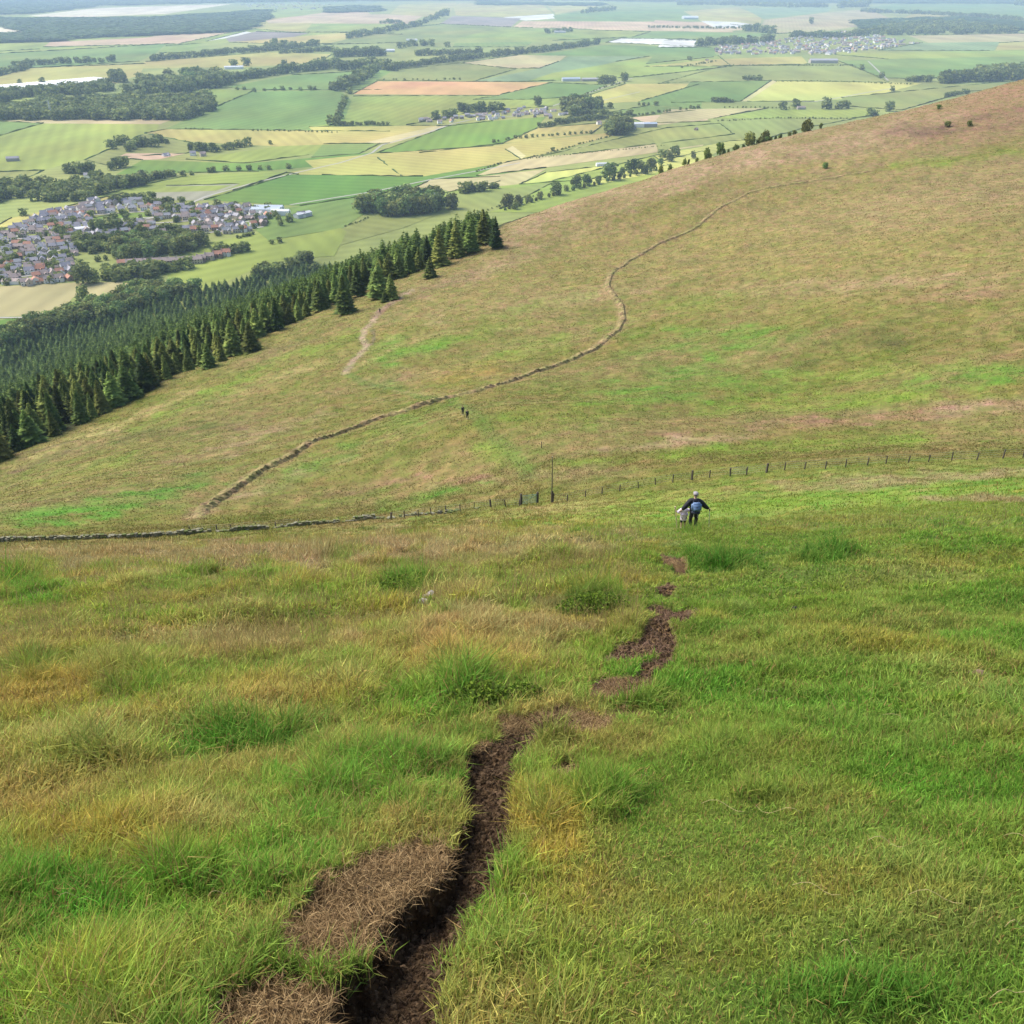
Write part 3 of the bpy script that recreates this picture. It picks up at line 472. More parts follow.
# roads and farm tracks
MAT_ROAD = solid('pale_road', (.3, .29, .24), .9, .15, .05)
def strip(pts, w, name, mat, z, kind='structure'):
    P = [np.array(plain(a, b), float) for a, b in pts]; V = []; Fa = []
    for i, p in enumerate(P):
        t = P[min(i + 1, len(P) - 1)] - P[max(i - 1, 0)]; t = t / np.linalg.norm(t); n = np.array([-t[1], t[0]]) * w / 2
        V += [(p[0] + n[0], p[1] + n[1], z), (p[0] - n[0], p[1] - n[1], z)]
    for i in range(len(P) - 1): Fa.append((2 * i, 2 * i + 1, 2 * i + 3, 2 * i + 2))
    return tag(MB().add(V, Fa).build(name, mat), kind=kind)
ROADS = [('p',[(165,217),(185,206),(205,197),(250,184),(300,172),(340,163),(372,153),(382,145),(430,132),(452,124),(470,120)],5),('p',[(290,205),(372,192),(430,180),(520,163)],5),
 ('c2',[(640,320),(700,298),(800,262),(880,236)],5),('c3',[(280,302),(400,303),(480,290),(560,275),(640,262)],7),('c3',[(560,182),(620,240)],6),('c4',[(-20,471),(130,470),(200,455)],4),('c4',[(0,250),(60,190),(200,120),(330,90)],5),('c4',[(330,170),(420,150),(520,130),(600,95)],5),('c4',[(440,292),(560,280),(700,270)],4),('p',[(470,120),(520,116),(570,108),(640,92)],4)]
for i_, (c, pts, w) in enumerate(ROADS): strip(px(c, pts), w, 'road', MAT_ROAD, ZP + .4 + .02 * i_)

# ------------------------------------------------------------------ trees
def leaf_cloud(lobes, n, size, seed, cols):
    """many leaf-clump quads spread through the shells of several lobes"""
    g = np.random.default_rng(seed); V = []; C = []; w = np.array([l[3] ** 2 for l in lobes]); w = w / w.sum()
    for i in range(n):
        l = lobes[g.choice(len(lobes), p=w)]; d = g.normal(size=3); d /= np.linalg.norm(d)
        if d[2] < -.75: d[2] *= -.5
        rr = l[3] * (1 - .35 * g.random() ** 2); c = np.array(l[:3]) + d * rr * np.array([1, 1, l[4]])
        nrm = d + g.normal(size=3) * .55; nrm /= np.linalg.norm(nrm); a = np.cross(nrm, g.normal(size=3)); a /= np.linalg.norm(a); b = np.cross(nrm, a)
        s = size * (.6 + .8 * g.random()); k = [(-1, -.5), (.1, -1), (1, .1), (.2, 1)]
        for p, q in k: V.append(c + (a * p + b * q) * s)
        cc = np.array(cols[g.integers(len(cols))]) * (.8 + .4 * g.random()); C += [cc] * 4
    Fq = np.arange(4 * n).reshape(n, 4); return np.array(V), Fq, np.array(C)
LEAFC = [(.12,.18,.055),(.16,.22,.06),(.21,.27,.075),(.13,.19,.07)]
def broadleaf(seed, n=420, tall=1.):
    """unit tree, height 1"""
    g = np.random.default_rng(seed); lobes = [(0, 0, .52 * tall, .34, 1.2), (0, 0, .25, .32, .8)]
    for k in range(8):
        a = k * 2.4 + g.random(); q = .12 + .16 * g.random(); lobes.append((q * math.cos(a), q * math.sin(a), .14 + .62 * g.random(), .15 + .1 * g.random(), 1.))
    V, Fq, C = leaf_cloud(lobes, n, .062 if n > 300 else .1, seed, LEAFC); V[:, 2] = V[:, 2] / V[:, 2].max()
    crown = np_mesh('crown', V, [Fq], MAT_LEAF, C)
    m = MB(); m.tube([(0, 0, -.06), (.01, 0, .2), (0, .01, .45), (.01, 0, .7)], [.035, .026, .018, .006], 6)
    for k in range(4):
        a = k * 1.6 + seed; m.tube([(0, 0, .22 + .07 * k), (.12 * math.cos(a), .12 * math.sin(a), .4 + .07 * k), (.2 * math.cos(a), .2 * math.sin(a), .55 + .05 * k)], [.014, .008, .003], 4)
    return crown, m.mesh('trunk', MAT_BARK), (V, Fq, C)
NEEDC = [(.11,.16,.038),(.14,.19,.042),(.19,.24,.055),(.115,.165,.04)]
def conifer(seed, levels=26, arms=11, wid=.2, cols=NEEDC):
    g = np.random.default_rng(seed); V = []; C = []; nq = 0; Fq = []
    for k in range(levels):
        t = .1 + .88 * k / levels; Rk = wid * (1 - t) ** .8 * (1.12 if k % 3 else .9) * (.9 + .2 * g.random()) + .008
        for a_ in range(arms if k < levels * .75 else arms - 3):
            a = 2 * math.pi * (a_ + .5 * (k % 2) + .45 * g.random()) / arms; r1 = Rk * (.7 + .5 * g.random()); ca, sa = math.cos(a), math.sin(a); w_ = r1 * .3 + .006
            z0 = t + .01 * g.normal(); z1 = t - r1 * .28 + .012 * g.normal(); up_ = .6 if t > .6 else .3
            cc = np.array(cols[g.integers(len(cols))]) * (.75 + .5 * g.random()); n0 = len(V)
            V += [(ca * r1 * .08, sa * r1 * .08, z0 + .02), (ca * r1 * .55 - sa * w_, sa * r1 * .55 + ca * w_, (z0 + z1) / 2 - .012), (ca * r1, sa * r1, z1 + .02 * up_), (ca * r1 * .55 + sa * w_, sa * r1 * .55 - ca * w_, (z0 + z1) / 2 - .012), (ca * r1 * .6, sa * r1 * .6, (z0 + z1) / 2 + .014)]
            C += [cc * .9, cc, cc * 1.15, cc, cc * 1.05]; Fq += [(n0, n0 + 1, n0 + 4), (n0 + 1, n0 + 2, n0 + 4), (n0 + 2, n0 + 3, n0 + 4), (n0 + 3, n0, n0 + 4)]
    n0 = len(V); V += [(.006, 0, .9), (-.004, .005, .9), (-.004, -.005, .9), (0, 0, 1.0)]; C += [np.array(cols[-1])] * 4; Fq += [(n0, n0 + 1, n0 + 3), (n0 + 1, n0 + 2, n0 + 3), (n0 + 2, n0, n0 + 3)]
    V = np.array(V); C = np.array(C); Fq = np.array(Fq); m = MB(); m.tube([(0, 0, -.06), (0, 0, .4), (0, 0, .93)], [.016, .011, .002], 6)
    return np_mesh('crown', V, [Fq], MAT_NEEDLE, C), m.mesh('trunk', MAT_BARK), (V, Fq, C)
BL = [broadleaf(s, 460, t) for s, t in ((1, 1), (2, 1.1), (3, .95), (4, 1.), (5, 1.15))]
CF = [conifer(s, l, a, w, c) for s, l, a, w, c in ((11, 28, 12, .17, NEEDC), (12, 26, 11, .2, NEEDC), (13, 30, 12, .16, NEEDC), (14, 24, 11, .21, [(.06,.095,.022),(.08,.115,.028),(.05,.085,.02)]), (15, 26, 10, .15, [(.03,.06,.014),(.045,.08,.02)]))]
CFLO = [conifer(s, 14, 8, .2, [(.075,.11,.027),(.1,.14,.03),(.135,.17,.036)])[2] for s in (21, 22, 23, 24)]
BLLO = [broadleaf(s, 150, 1.)[2] for s in (31, 32, 33, 34)]
def plant(kind, var, x, y, z, h, wmul, name, label, cat, group, parts=True):
    lib = BL if kind == 'b' else CF; cr, tk, _ = lib[var % len(lib)]; rz = random.random() * 6.28
    o = link(name, None, None, (x, y, z), (random.uniform(-.03, .03), random.uniform(-.03, .03), rz), (h * wmul, h * wmul, h)); tag(o, label, cat, group)
    link('crown', cr, o); link('trunk', tk, o); return o
def mass(name, lib, P, mat):
    """one mesh of many far trees: rows of (x, y, z, h, wmul)"""
    Vs = []; Cs = []; Fs = []; n = 0
    for i, (x, y, z_, h, wm) in enumerate(P):
        V, Fq, C = lib[i % len(lib)]; a = random.random() * 6.28; ca, sa = math.cos(a), math.sin(a)
        Vs.append(np.c_[(V[:, 0] * ca - V[:, 1] * sa) * h * wm + x, (V[:, 0] * sa + V[:, 1] * ca) * h * wm + y, V[:, 2] * h + z_]); Cs.append(C * (.85 + .45 * random.random())); Fs.append(Fq + n); n += len(V)
    o = link(name, np_mesh(name, np.concatenate(Vs), [np.concatenate(Fs)], mat, np.concatenate(Cs))); tag(o, kind='stuff'); return o
# --- conifer plantation on the flank below the crest
def inpoly(u, v, P):
    P = np.array(P); r = np.zeros(len(u), bool); j = len(P) - 1
    for i in range(len(P)):
        c = ((P[i, 1] > v) != (P[j, 1] > v)) & (u < (P[j, 0] - P[i, 0]) * (v - P[i, 1]) / (P[j, 1] - P[i, 1] + 1e-9) + P[i, 0]); r ^= c; j = i
    return r
CPOLY = [(-60,350),(0,336),(44,324),(117,306),(176,292),(205,282),(252,272),(300,256),(350,240),(400,222),(440,206),(470,205),(492,212),(500,240),(400,290),(250,355),(150,395),(0,470),(-60,490)]   # tree tops fall in here
cand = RNG.uniform([-700, 60], [60, 1100], (110000, 2))
cz = zat(cand[:, 0], cand[:, 1]); hh = RNG.uniform(7.2, 12.8, len(cand)) * (1 + .15 * pn(cand[:, 0] / 30, cand[:, 1] / 30, 7)); uu, vv = proj(cand[:, 0], cand[:, 1], cz + hh); ub, vb = proj(cand[:, 0], cand[:, 1], cz)
CREST = np.array([(-150,540),(0,462),(75,427),(150,392),(250,350),(330,312),(400,283),(495,240),(560,212)])
crestv = np.interp(ub, CREST[:, 0], CREST[:, 1])
rc = np.hypot(cand[:, 0], cand[:, 1]); rcrest = np.interp(ub, [-150, 0, 150, 250, 400, 495], [210, 232, 275, 308, 358, 392])
ok = inpoly(uu, vv, CPOLY) & (rc > rcrest + 9) & (ub < 497)
idx = np.where(ok)[0]; chosen = []; grid = {}
for i in idx:
    x, y = cand[i]; sp = 3.0 + .0033 * rc[i]; key = (int(x // 6), int(y // 6)); good = True
    for a in (-1, 0, 1):
        for b in (-1, 0, 1):
            for j in grid.get((key[0] + a, key[1] + b), ()):
                if (cand[j][0] - x) ** 2 + (cand[j][1] - y) ** 2 < sp * sp: good = False
    if good: chosen.append(i); grid.setdefault(key, []).append(i)
chosen.sort(key=lambda i: rc[i] - rcrest[i] * .35)
print('conifers', len(chosen))
for n_, i in enumerate(chosen[:270]):
    plant('c', [0, 1, 2, 0, 4][n_ % 5], cand[i][0], cand[i][1], cz[i] - .2, hh[i], random.uniform(1.25, 2.1), 'conifer', ('short', 'tall')[hh[i] > 10.6] + (' front-row' if rc[i] < np.interp(ub[i], [-150, 0, 150, 250, 400, 495], [210, 232, 275, 308, 358, 392]) + 16 else ' inner') + ' plantation conifer ' + where(cand[i][0], cand[i][1], cz[i]), 'conifer', 'conifers of the plantation on the left flank')
mass('woodland', CFLO, [(cand[i][0], cand[i][1], cz[i] - .3, hh[i] * 1.05, 2.0) for i in chosen[270:]], MAT_NEEDLE)
# single trees standing out along the edge of the plantation
EDGE = [(21,440,28,1,'small bright green conifer at the far left end of the plantation'),(74,418,24,3,'stunted brown-green conifer on the crest, next to the far left one'),(130,399,32,3,'thin yellow-green conifer standing out alone from the plantation edge'),(147,390,34,3,'broad yellow-green conifer just right of the thin one'),(104,404,16,1,'low pale green bush-like conifer below the dark plantation'),(209,367,22,1,'short bluish green conifer in front of the dark edge'),(234,355,34,0,'left one of the pair of conifers by the bare crest'),(252,352,28,3,'right one of the pair of conifers by the bare crest'),(222,362,20,0,'small green conifer touching the pair by the bare crest'),
 (346,314,36,0,'tall pointed conifer on the crest above the pale track'),(379,298,34,1,'wide dark conifer above the head of the pale track'),(392,299,24,0,'slim conifer beside the wide dark one'),(385,302,12,3,'little yellow-green conifer at the end of the pale track'),(440,266,34,0,'large conifer standing forward of the plantation'),(430,278,20,3,'small round conifer low on the crest'),(457,257,32,2,'conifer between the forward large one and the tip'),(471,252,30,2,'dark conifer near the tip of the plantation'),(484,243,30,0,'conifer at the upper tip of the plantation'),(496,248,28,4,'last slim conifer, on the bare grass right of the plantation')]
for u, v, hp, var, lab in EDGE:
    p = hit([u], [v])[0]
    if math.hypot(p[0], p[1]) > 700: p = hit([u], [v + 5])[0]
    dist = math.sqrt(p[0] ** 2 + p[1] ** 2 + (p[2] - EYE) ** 2); plant('c', var, p[0], p[1], p[2] - .3, hp * dist / F / .9, 1.7, 'conifer', lab, 'conifer', 'single conifers along the plantation edge')
# --- broadleaved trees of the plain: (crop, points, height px, spacing px)  rows / ('poly', ...) areas
ROWS = [('c1',[(40,200),(180,192),(240,190),(350,185)],5,4.5),('c1',[(-20,228),(60,215),(100,200)],5,3),('c1',[(60,256),(61,256)],6,9),('c1',[(128,254),(129,254)],6,9),('c1',[(-20,300),(80,290),(150,284),(340,268)],8,3.2),('c1',[(345,245),(385,250)],10,4),
 ('c1',[(455,184),(560,174),(700,160),(860,150),(960,137)],5,3),('c1',[(800,140),(870,138)],6,4),('c1',[(840,162),(1024,152)],4,2.5),('c1',[(630,258),(760,236),(870,220),(1024,202)],7,3),('c1',[(700,200),(712,199)],6,4),('c1',[(743,198),(744,198)],6,4),('c1',[(850,198),(890,194)],4,9),('c1',[(945,186),(985,182)],4,4),('c1',[(715,272),(740,270)],3,4),('c1',[(765,278),(815,272),(885,272),(945,272),(965,270)],3.5,7),('c1',[(995,272),(1024,268)],6,3),
 ('c1',[(995,375),(1024,370)],9,4),('c1',[(560,388),(620,390)],1.5,3),('c1',[(760,394),(900,396),(1024,400)],1.6,4),('c1',[(320,450),(345,446),(370,430),(400,428)],7,5),('c1',[(380,460),(405,445),(430,440),(470,442)],7,4),('c1',[(460,425),(515,435)],6,6),('c1',[(570,452),(600,455),(640,458),(680,452),(710,445),(755,440)],7,4),('c1',[(800,436),(825,434)],5,5),
 ('c1',[(190,522),(220,520),(265,522)],9,6),('c1',[(240,525),(290,520)],8,6),('c1',[(335,512),(365,505),(385,500)],8,5),('c1',[(545,530),(576,528),(606,524),(642,519),(672,515),(708,514),(775,513),(880,506)],5,10),('c1',[(380,602),(430,600),(480,598)],6,5),('c1',[(205,562),(330,555),(430,548),(530,528)],6,3),
 ('c2',[(20,118),(80,108),(150,95),(240,78),(330,42)],5,3),('c2',[(120,70),(190,70)],3,2.2),('c2',[(-10,172),(140,166)],7,3),('c2',[(-10,212),(100,205),(170,215)],8,3),('c2',[(230,168),(300,166),(430,164)],5,2.5),('c2',[(150,210),(300,190),(450,172),(600,157),(780,134)],5,2.4),('c2',[(-10,275),(60,248),(110,218)],9,3.4),('c2',[(-10,380),(10,320),(30,280)],8,4),
 ('c2',[(170,148),(215,138),(240,138),(280,140)],5.5,4),('c2',[(315,145),(330,140)],4,4),('c2',[(130,242),(380,240)],1.8,6),('c2',[(775,252),(828,252)],6.5,4),('c2',[(848,246),(870,244)],8,6),('c2',[(355,335),(400,340),(460,335),(500,335)],9,4.5),('c2',[(280,362),(320,355),(350,350)],7,4),('c2',[(590,318),(604,318)],8,4),
 ('c2',[(800,328),(820,325)],5,4),('c2',[(885,316),(910,318),(960,318)],3.5,5),('c2',[(600,384),(700,368),(800,358),(880,350)],5,2.6),('c2',[(460,430),(520,418),(620,411),(700,405),(770,402)],3,5),('c2',[(640,455),(645,455)],3.5,5),('c2',[(970,474),(1000,470),(1020,468)],8,4),('c2',[(730,345),(820,350)],5,3),('c2',[(880,350),(1000,335)],2.5,3),('c2',[(410,518),(490,492)],1.8,2),('c2',[(560,480),(800,455),(980,440)],1.2,3),('c2',[(540,482),(600,470),(740,430),(830,408)],1.6,3),
 ('c2',[(700,300),(800,262),(860,250)],1.5,3),('c2',[(0,378),(110,375),(150,380)],3.5,3),('c2',[(620,100),(700,96)],3.5,3),('c2',[(730,40),(830,30)],4,2.5),
 ('c3',[(50,138),(160,132),(280,125)],6,3.5),('c3',[(190,92),(280,100)],6,3),('c3',[(330,110),(480,112),(560,105)],5,3),('c3',[(190,238),(245,238)],4,2.4),('c3',[(95,304),(160,304)],4,2.6),('c3',[(300,328),(360,322)],8,7),('c3',[(20,180),(40,180)],4,3),('c3',[(535,208),(555,214)],6,4),('c3',[(585,226),(615,236)],4.5,9),('c3',[(675,243),(745,243)],4.5,3),('c3',[(0,328),(60,322)],3,4),('c3',[(130,320),(330,322)],1.6,4),
 ('c3',[(425,325),(445,325)],13,6),('c3',[(462,324),(500,322)],6,5),('c3',[(560,345),(600,345),(640,335)],6,3),('c3',[(620,330),(635,330)],8,6),('c3',[(630,272),(632,272)],4,5),('c3',[(790,290),(860,276)],3.5,2.5),('c3',[(-10,16),(100,14),(340,22),(440,22)],3.2,2.2),('c3',[(470,24),(560,20)],5,3),('c3',[(540,36),(700,42),(900,52),(1080,70)],3,2.2),('c3',[(388,70),(390,70)],5,3),('c3',[(-20,82),(120,86),(225,84)],2,2.5),
 ('c3',[(110,362),(300,352),(500,355)],1.4,3),('c3',[(130,196),(400,196),(520,196)],1.2,3),('c3',[(280,243),(450,243),(700,252)],1.2,3),('c3',[(1000,15),(1080,20)],5,3),('c3',[(0,202),(110,182)],1.6,2.5),
 ('c4',[(320,178),(415,176)],11,4.5),('c4',[(270,240),(390,242)],9,5),('c4',[(275,215),(380,215)],8,5),('c4',[(280,355),(330,350)],15,7),('c4',[(545,172),(640,172)],8,5),('c4',[(720,255),(780,250),(862,240)],9,5.5),('c4',[(925,220),(970,212)],6,5),('c4',[(742,95),(750,95)],8,5),('c4',[(860,112),(885,110)],7,5),('c4',[(915,100),(916,100)],6,5),('c4',[(945,160),(1005,138)],7,7),('c4',[(370,85),(440,75)],7,5),('c4',[(500,85),(590,90)],8,5),('c4',[(200,190),(260,180)],8,6),('c4',[(440,170),(445,170)],6,5),('c4',[(20,290),(70,270)],8,5),
 ('c4',[(270,415),(320,410)],14,9),('c4',[(225,450),(290,440)],9,5),('c4',[(160,478),(170,478)],9,5),('c4',[(80,122),(82,122)],8,5),('c4',[(810,200),(870,185)],3,2.5),
 ('c5',[(515,138),(560,132),(600,130)],9,4),('c5',[(600,125),(640,122)],5,3.4),('c5',[(560,205),(780,140)],2,4),('c5',[(0,400),(60,385)],8,5),('c5',[(140,245),(180,235),(220,218)],2,2)]
POLYS = [('c1',[(-30,348),(120,322),(330,312),(640,305),(645,332),(560,362),(-30,362)],8.5,520),('c1',[(345,300),(430,276),(420,258),(620,235),(700,252),(640,270),(420,298)],10,110),('c1',[(-30,612),(-30,575),(100,555),(180,570),(300,548),(430,548),(520,530),(430,562),(250,606)],9,90),('c1',[(-30,300),(50,290),(340,268),(350,280),(-30,312)],7,60),
 ('c2',[(660,330),(700,350),(790,332),(780,318),(700,320)],11,32),('c2',[(790,405),(860,408),(870,385),(810,380)],12,22),('c3',[(560,104),(600,85),(800,70),(960,92),(1000,98),(600,106)],4.5,330),('c3',[(750,250),(870,245),(1080,236),(1080,222),(940,226),(850,236)],9,110),
 ('c4',[(395,250),(400,215),(480,200),(600,205),(725,210),(700,235),(600,258),(480,278),(400,278)],12,110),('c4',[(360,346),(380,318),(560,300),(650,302),(560,330),(420,350)],10,60),('c5',[(195,200),(215,170),(300,160),(400,160),(490,188),(470,200),(300,215)],15,85),
 ('c4',[(10,545),(120,500),(250,455),(340,425),(500,372),(640,372),(690,380),(640,400),(500,440),(330,500),(200,520),(60,570),(-40,600),(-40,560)],13,190),('c4',[(860,345),(880,325),(960,300),(1060,272),(1060,285),(900,345)],11,22),
 ('c4',[(-10,370),(0,180),(330,80),(600,75),(1000,110),(900,180),(700,200),(600,270),(250,350)],6,170)]
T = []
for c, pts, hp, sp in ROWS:
    q = px(c, pts)
    for i in range(len(q) - 1):
        L = math.hypot(q[i + 1][0] - q[i][0], (q[i + 1][1] - q[i][1])); n = max(1, int(L / sp))
        for k in range(n): t = (k + random.random() * .7) / n; T.append((q[i][0] + (q[i + 1][0] - q[i][0]) * t, q[i][1] + (q[i + 1][1] - q[i][1]) * t + random.uniform(-.4, .4), hp * random.uniform(.65, 1.15), c))
for c, pts, hp, n in POLYS:
    q = np.array(px(c, pts)); lo = q.min(0); hi = q.max(0); k = 0
    while k < n:
        a = RNG.uniform(lo, hi)
        if inpoly(a[:1], a[1:], q)[0]: T.append((a[0], a[1], hp * random.uniform(.65, 1.12), c)); k += 1
SKY = [(u_, float(np.interp(u_, [505, 560, 610, 700, 800, 880], [209, 192, 179, 157, 132, 113])) + 1, 2.5 + 3.5 * random.random()) for u_ in np.cumsum([505] + [random.choice((4, 5, 6, 9, 14)) for _ in range(44)]) if u_ < 880] + [(508,206,14),(519,204,10),(528,201,7),(540,198,7),(556,194,13),(566,190,6),(576,186,12),(587,184,11),(609,178,17),(598,182,7),(622,173,7),(631,171,14),(641,170,11),(651,168,11),(660,163,6),(669,159,9),(693,156,6),(707,154,8),(720,151,10),(735,148,5),(749,143,13),(764,139,11),(780,137,4),(806,130,12),(820,125,3),(515,209,8),(645,172,8)]
Tu = np.array([(a, b) for a, b, _, _ in T]); TH = hit(Tu[:, 0], Tu[:, 1]); allT = []
for (a, b, hp, c), p in zip(T, TH):
    d = math.sqrt(p[0] ** 2 + p[1] ** 2 + (p[2] - EYE) ** 2)
    if math.hypot(p[0], p[1]) < 640: continue
    allT.append((hp, p[0], p[1], p[2], hp * d / F * 1.1, c, b))
allT.sort(key=lambda t: -t[0]); print('broadleaf', len(allT))
GRP = {'c1': ('round leafy tree in the hedgerows and woods of the plain at upper left', 'trees of the plain, upper left'), 'c2': ('leafy tree in the belts round the small village mid-plain', 'trees of the middle plain'), 'c3': ('leafy tree in the belts near the far town at upper right', 'trees of the plain, upper right'), 'c4': ('leafy tree in or below the large village at left', 'trees round the left village'), 'c5': ('leafy tree in the copse behind the tip of the plantation', 'trees of the copse behind the plantation')}
for k, (hp, x, y, z_, h, c, b) in enumerate(allT[:272]):
    l, g = GRP[c]; plant('b', k, x, y, z_ - .3, h, random.uniform(.95, 1.35), 'broadleaf_tree', ('small leafy tree ', 'mid-sized leafy tree ', 'large leafy tree ')[(h > 9) + (h > 14)] + where(x, y, z_), 'tree', g)
mass('woodland', BLLO, [(t[1], t[2], t[3] - .3, t[4], random.uniform(1.1, 1.6)) for t in allT[272:]], MAT_LEAF)
for i, (u, v, hp) in enumerate(SKY):
    # these stand just behind the crest: walk back from the crest line until the foot is hidden
    p = hit([u], [v + 3])[0]; q = hit([u], [v + 6])[0]; p = q if math.hypot(p[0], p[1]) > 800 else p
    r0 = math.hypot(p[0], p[1]); s = (r0 + 38) / r0; x, y = p[0] * s, p[1] * s; zz_ = float(zat(x, y)); top = ray(u, v - hp)
    rt = math.hypot(x, y) / math.hypot(top[0], top[1]); ztop = EYE + top[2] * rt; h = max(2.5, ztop - zz_)
    plant('b', i, x, y, zz_ - .3, h, max(.55, min(1.3, 1.1 * hp * r0 * 1.05 / F / h)), 'broadleaf_tree', ('low bush', 'small tree', 'tall tree')[(hp > 5) + (hp > 9)] + ' on the moor skyline ' + ('near the plantation tip' if u < 550 else 'below the middle copses' if u < 610 else 'in the middle of the line' if u < 690 else 'towards the right of the line' if u < 760 else 'at the right end of the line'), 'tree', 'trees along the skyline of the moor')
for u, v, hp, lab in ((825,168,5,'lone dark hawthorn on the moor above the trodden dyke'),(947,127,5,'left one of two dark hawthorns on the heathery slope'),(969,126,4.4,'right one of two dark hawthorns on the heathery slope'),(939,109,3.6,'tiny dark hawthorn highest on the slope at right')):
    p = hit([u], [v])[0]; d = np.linalg.norm(p); plant('b', int(u), p[0], p[1], p[2] - .1, hp * d / F * 1.1, 1.3, 'hawthorn', lab, 'tree', None)
# --- far woods, read as one mass each
FW = [[(-30,3),(60,-2),(240,-4),(700,-5),(700,0),(430,1),(240,2.5),(100,6),(27,14),(-30,15)],[(-30,18.5),(27,19.5),(100,19.5),(165,17.5),(265,11),(265,18),(250,27),(230,32),(60,39),(42,35),(30,32),(8,26),(-30,26)],[(-30,36),(25,35.5),(60,38),(60,41),(-30,44)],[(330,8),(372,6),(385,9),(372,12),(332,13)],[(858,22),(960,18),(1040,26),(1040,31),(960,26),(870,30)],[(590,1),(1040,-2),(1040,4),(700,3)],[(480,2),(600,4),(600,6),(480,5)]]
P = []
for poly in FW:
    q = np.array(poly, float); lo = q.min(0); hi = q.max(0); ar = np.prod(hi - lo); m = RNG.uniform(lo, hi, (int(ar * .38), 2)); m = m[inpoly(m[:, 0], m[:, 1], q)]
    x, y = plain(m[:, 0], np.maximum(m[:, 1], -12)); P += [(a, b, ZP, 14 + 8 * random.random(), 6 + .0006 * math.hypot(a, b)) for a, b in zip(x, y) if b < 24000]
mass('forest', BLLO, P, MAT_LEAF); print('far wood', len(P))
# ------------------------------------------------------------------ houses
ROOFS = [solid('slate_roof', (.25, .24, .27), .7, .2, .6), solid('brown_roof', (.32, .25, .22), .8, .2, .6), solid('red_tile_roof', (.4, .19, .12), .8, .2, .6), solid('pale_grey_roof', (.3, .3, .31), .8, .15, .6)]
WALLS = [solid('grey_stone_wall', (.33, .3, .26), .9, .15, .8), solid('white_render_wall', (.78, .77, .73), .8, .06, .8), solid('buff_harled_wall', (.5, .43, .34), .9, .12, .8), solid('brown_stone_wall', (.27, .2, .16), .9, .15, .8)]
GLASS = solid('window_glass', (.03, .035, .04), .2, .2, 1); DOORM = solid('door_paint', (.08, .05, .03), .6, .2, 3)
def house_meshes(L, Wd, hw, hr, wing):
    w = MB(); w.box((0, 0, hw / 2 - .5), (L, Wd, hw + 1)); w.add([(-L / 2, -Wd / 2, hw), (-L / 2, Wd / 2, hw), (-L / 2, 0, hw + hr)], [(0, 2, 1)]); w.add([(L / 2, -Wd / 2, hw), (L / 2, Wd / 2, hw), (L / 2, 0, hw + hr)], [(0, 1, 2)])
    if wing: w.box((L * .22, -Wd * .62, hw * .4), (L * .36, Wd * .5, hw * .9))
    r = MB(); e = .35; t = .18
    def gable(cx, cy, L, Wd, z0, hr, rz):
        M = Matrix.Rotation(rz, 3, 'Z')
        for s in (-1, 1):
            v = [(-L / 2 - e, s * (Wd / 2 + e), z0 - e * hr / (Wd / 2)), (L / 2 + e, s * (Wd / 2 + e), z0 - e * hr / (Wd / 2)), (L / 2 + e, 0, z0 + hr), (-L / 2 - e, 0, z0 + hr)]
            v2 = [(a, b, c + t) for a, b, c in v]; V = [M @ Vector(p) + Vector((cx, cy, 0)) for p in v + v2]; f = [(0, 1, 2, 3), (7, 6, 5, 4), (0, 4, 5, 1), (1, 5, 6, 2), (3, 7, 4, 0)]
            r.add(V, f if s < 0 else [q[::-1] for q in f])
    gable(0, 0, L, Wd, hw, hr, 0)
    if wing: gable(L * .22, -Wd * .6, Wd * .55, L * .36, hw * .85, hr * .6, math.pi / 2)
    c = MB()
    for s in ((-1, 1) if L > 9 else (1,)): c.box((s * (L / 2 - .7), 0, hw + hr + .35), (.9, .7, 1.5)); c.tube([(s * (L / 2 - .7), 0, hw + hr + 1.05), (s * (L / 2 - .7), 0, hw + hr + 1.5)], .14, 6)
    g = MB(); n = max(2, int(L / 3)); fl = 2 if hw > 4 else 1
    for k in range(n):
        for f in range(fl):
            x = -L / 2 + L * (k + .5) / n; z_ = 1.4 + 2.6 * f
            for s in (-1, 1):
                if wing and s < 0 and x > 0: continue
                if f == 0 and k == n // 2 and s < 0: continue
                g.box((x, s * (Wd / 2 + .01), z_), (1.1, .06, 1.3))
    for s in (-1, 1): g.box((s * (L / 2 + .01), 0, hw * .6), (.06, 1.0, 1.3))
    d = MB(); d.box((-L / 2 + L * (n // 2 + .5) / n, -Wd / 2 - .01, 1.0), (1.0, .08, 2.1))
    return w, r, c, g, d
HV = []
for i, (L, Wd, hw, hr, wing) in enumerate(((9, 7, 4.9, 2.8, 0), (11, 7.5, 5, 3.2, 1), (14, 7.5, 2.9, 2.8, 1), (22, 8, 5.2, 3, 0), (8, 6.5, 3, 2.8, 0), (30, 8, 5, 2.8, 0))):
    w, r, c, g, d = house_meshes(L, Wd, hw, hr, wing); HV.append((w, r, c.mesh('chimney', WALLS[0]), g.mesh('glazing', GLASS), d.mesh('door', DOORM), {}, {}))
RN = ['grey slate', 'brown tiled', 'red tiled', 'pale grey']; WN = ['grey stone', 'white rendered', 'buff', 'brown stone']
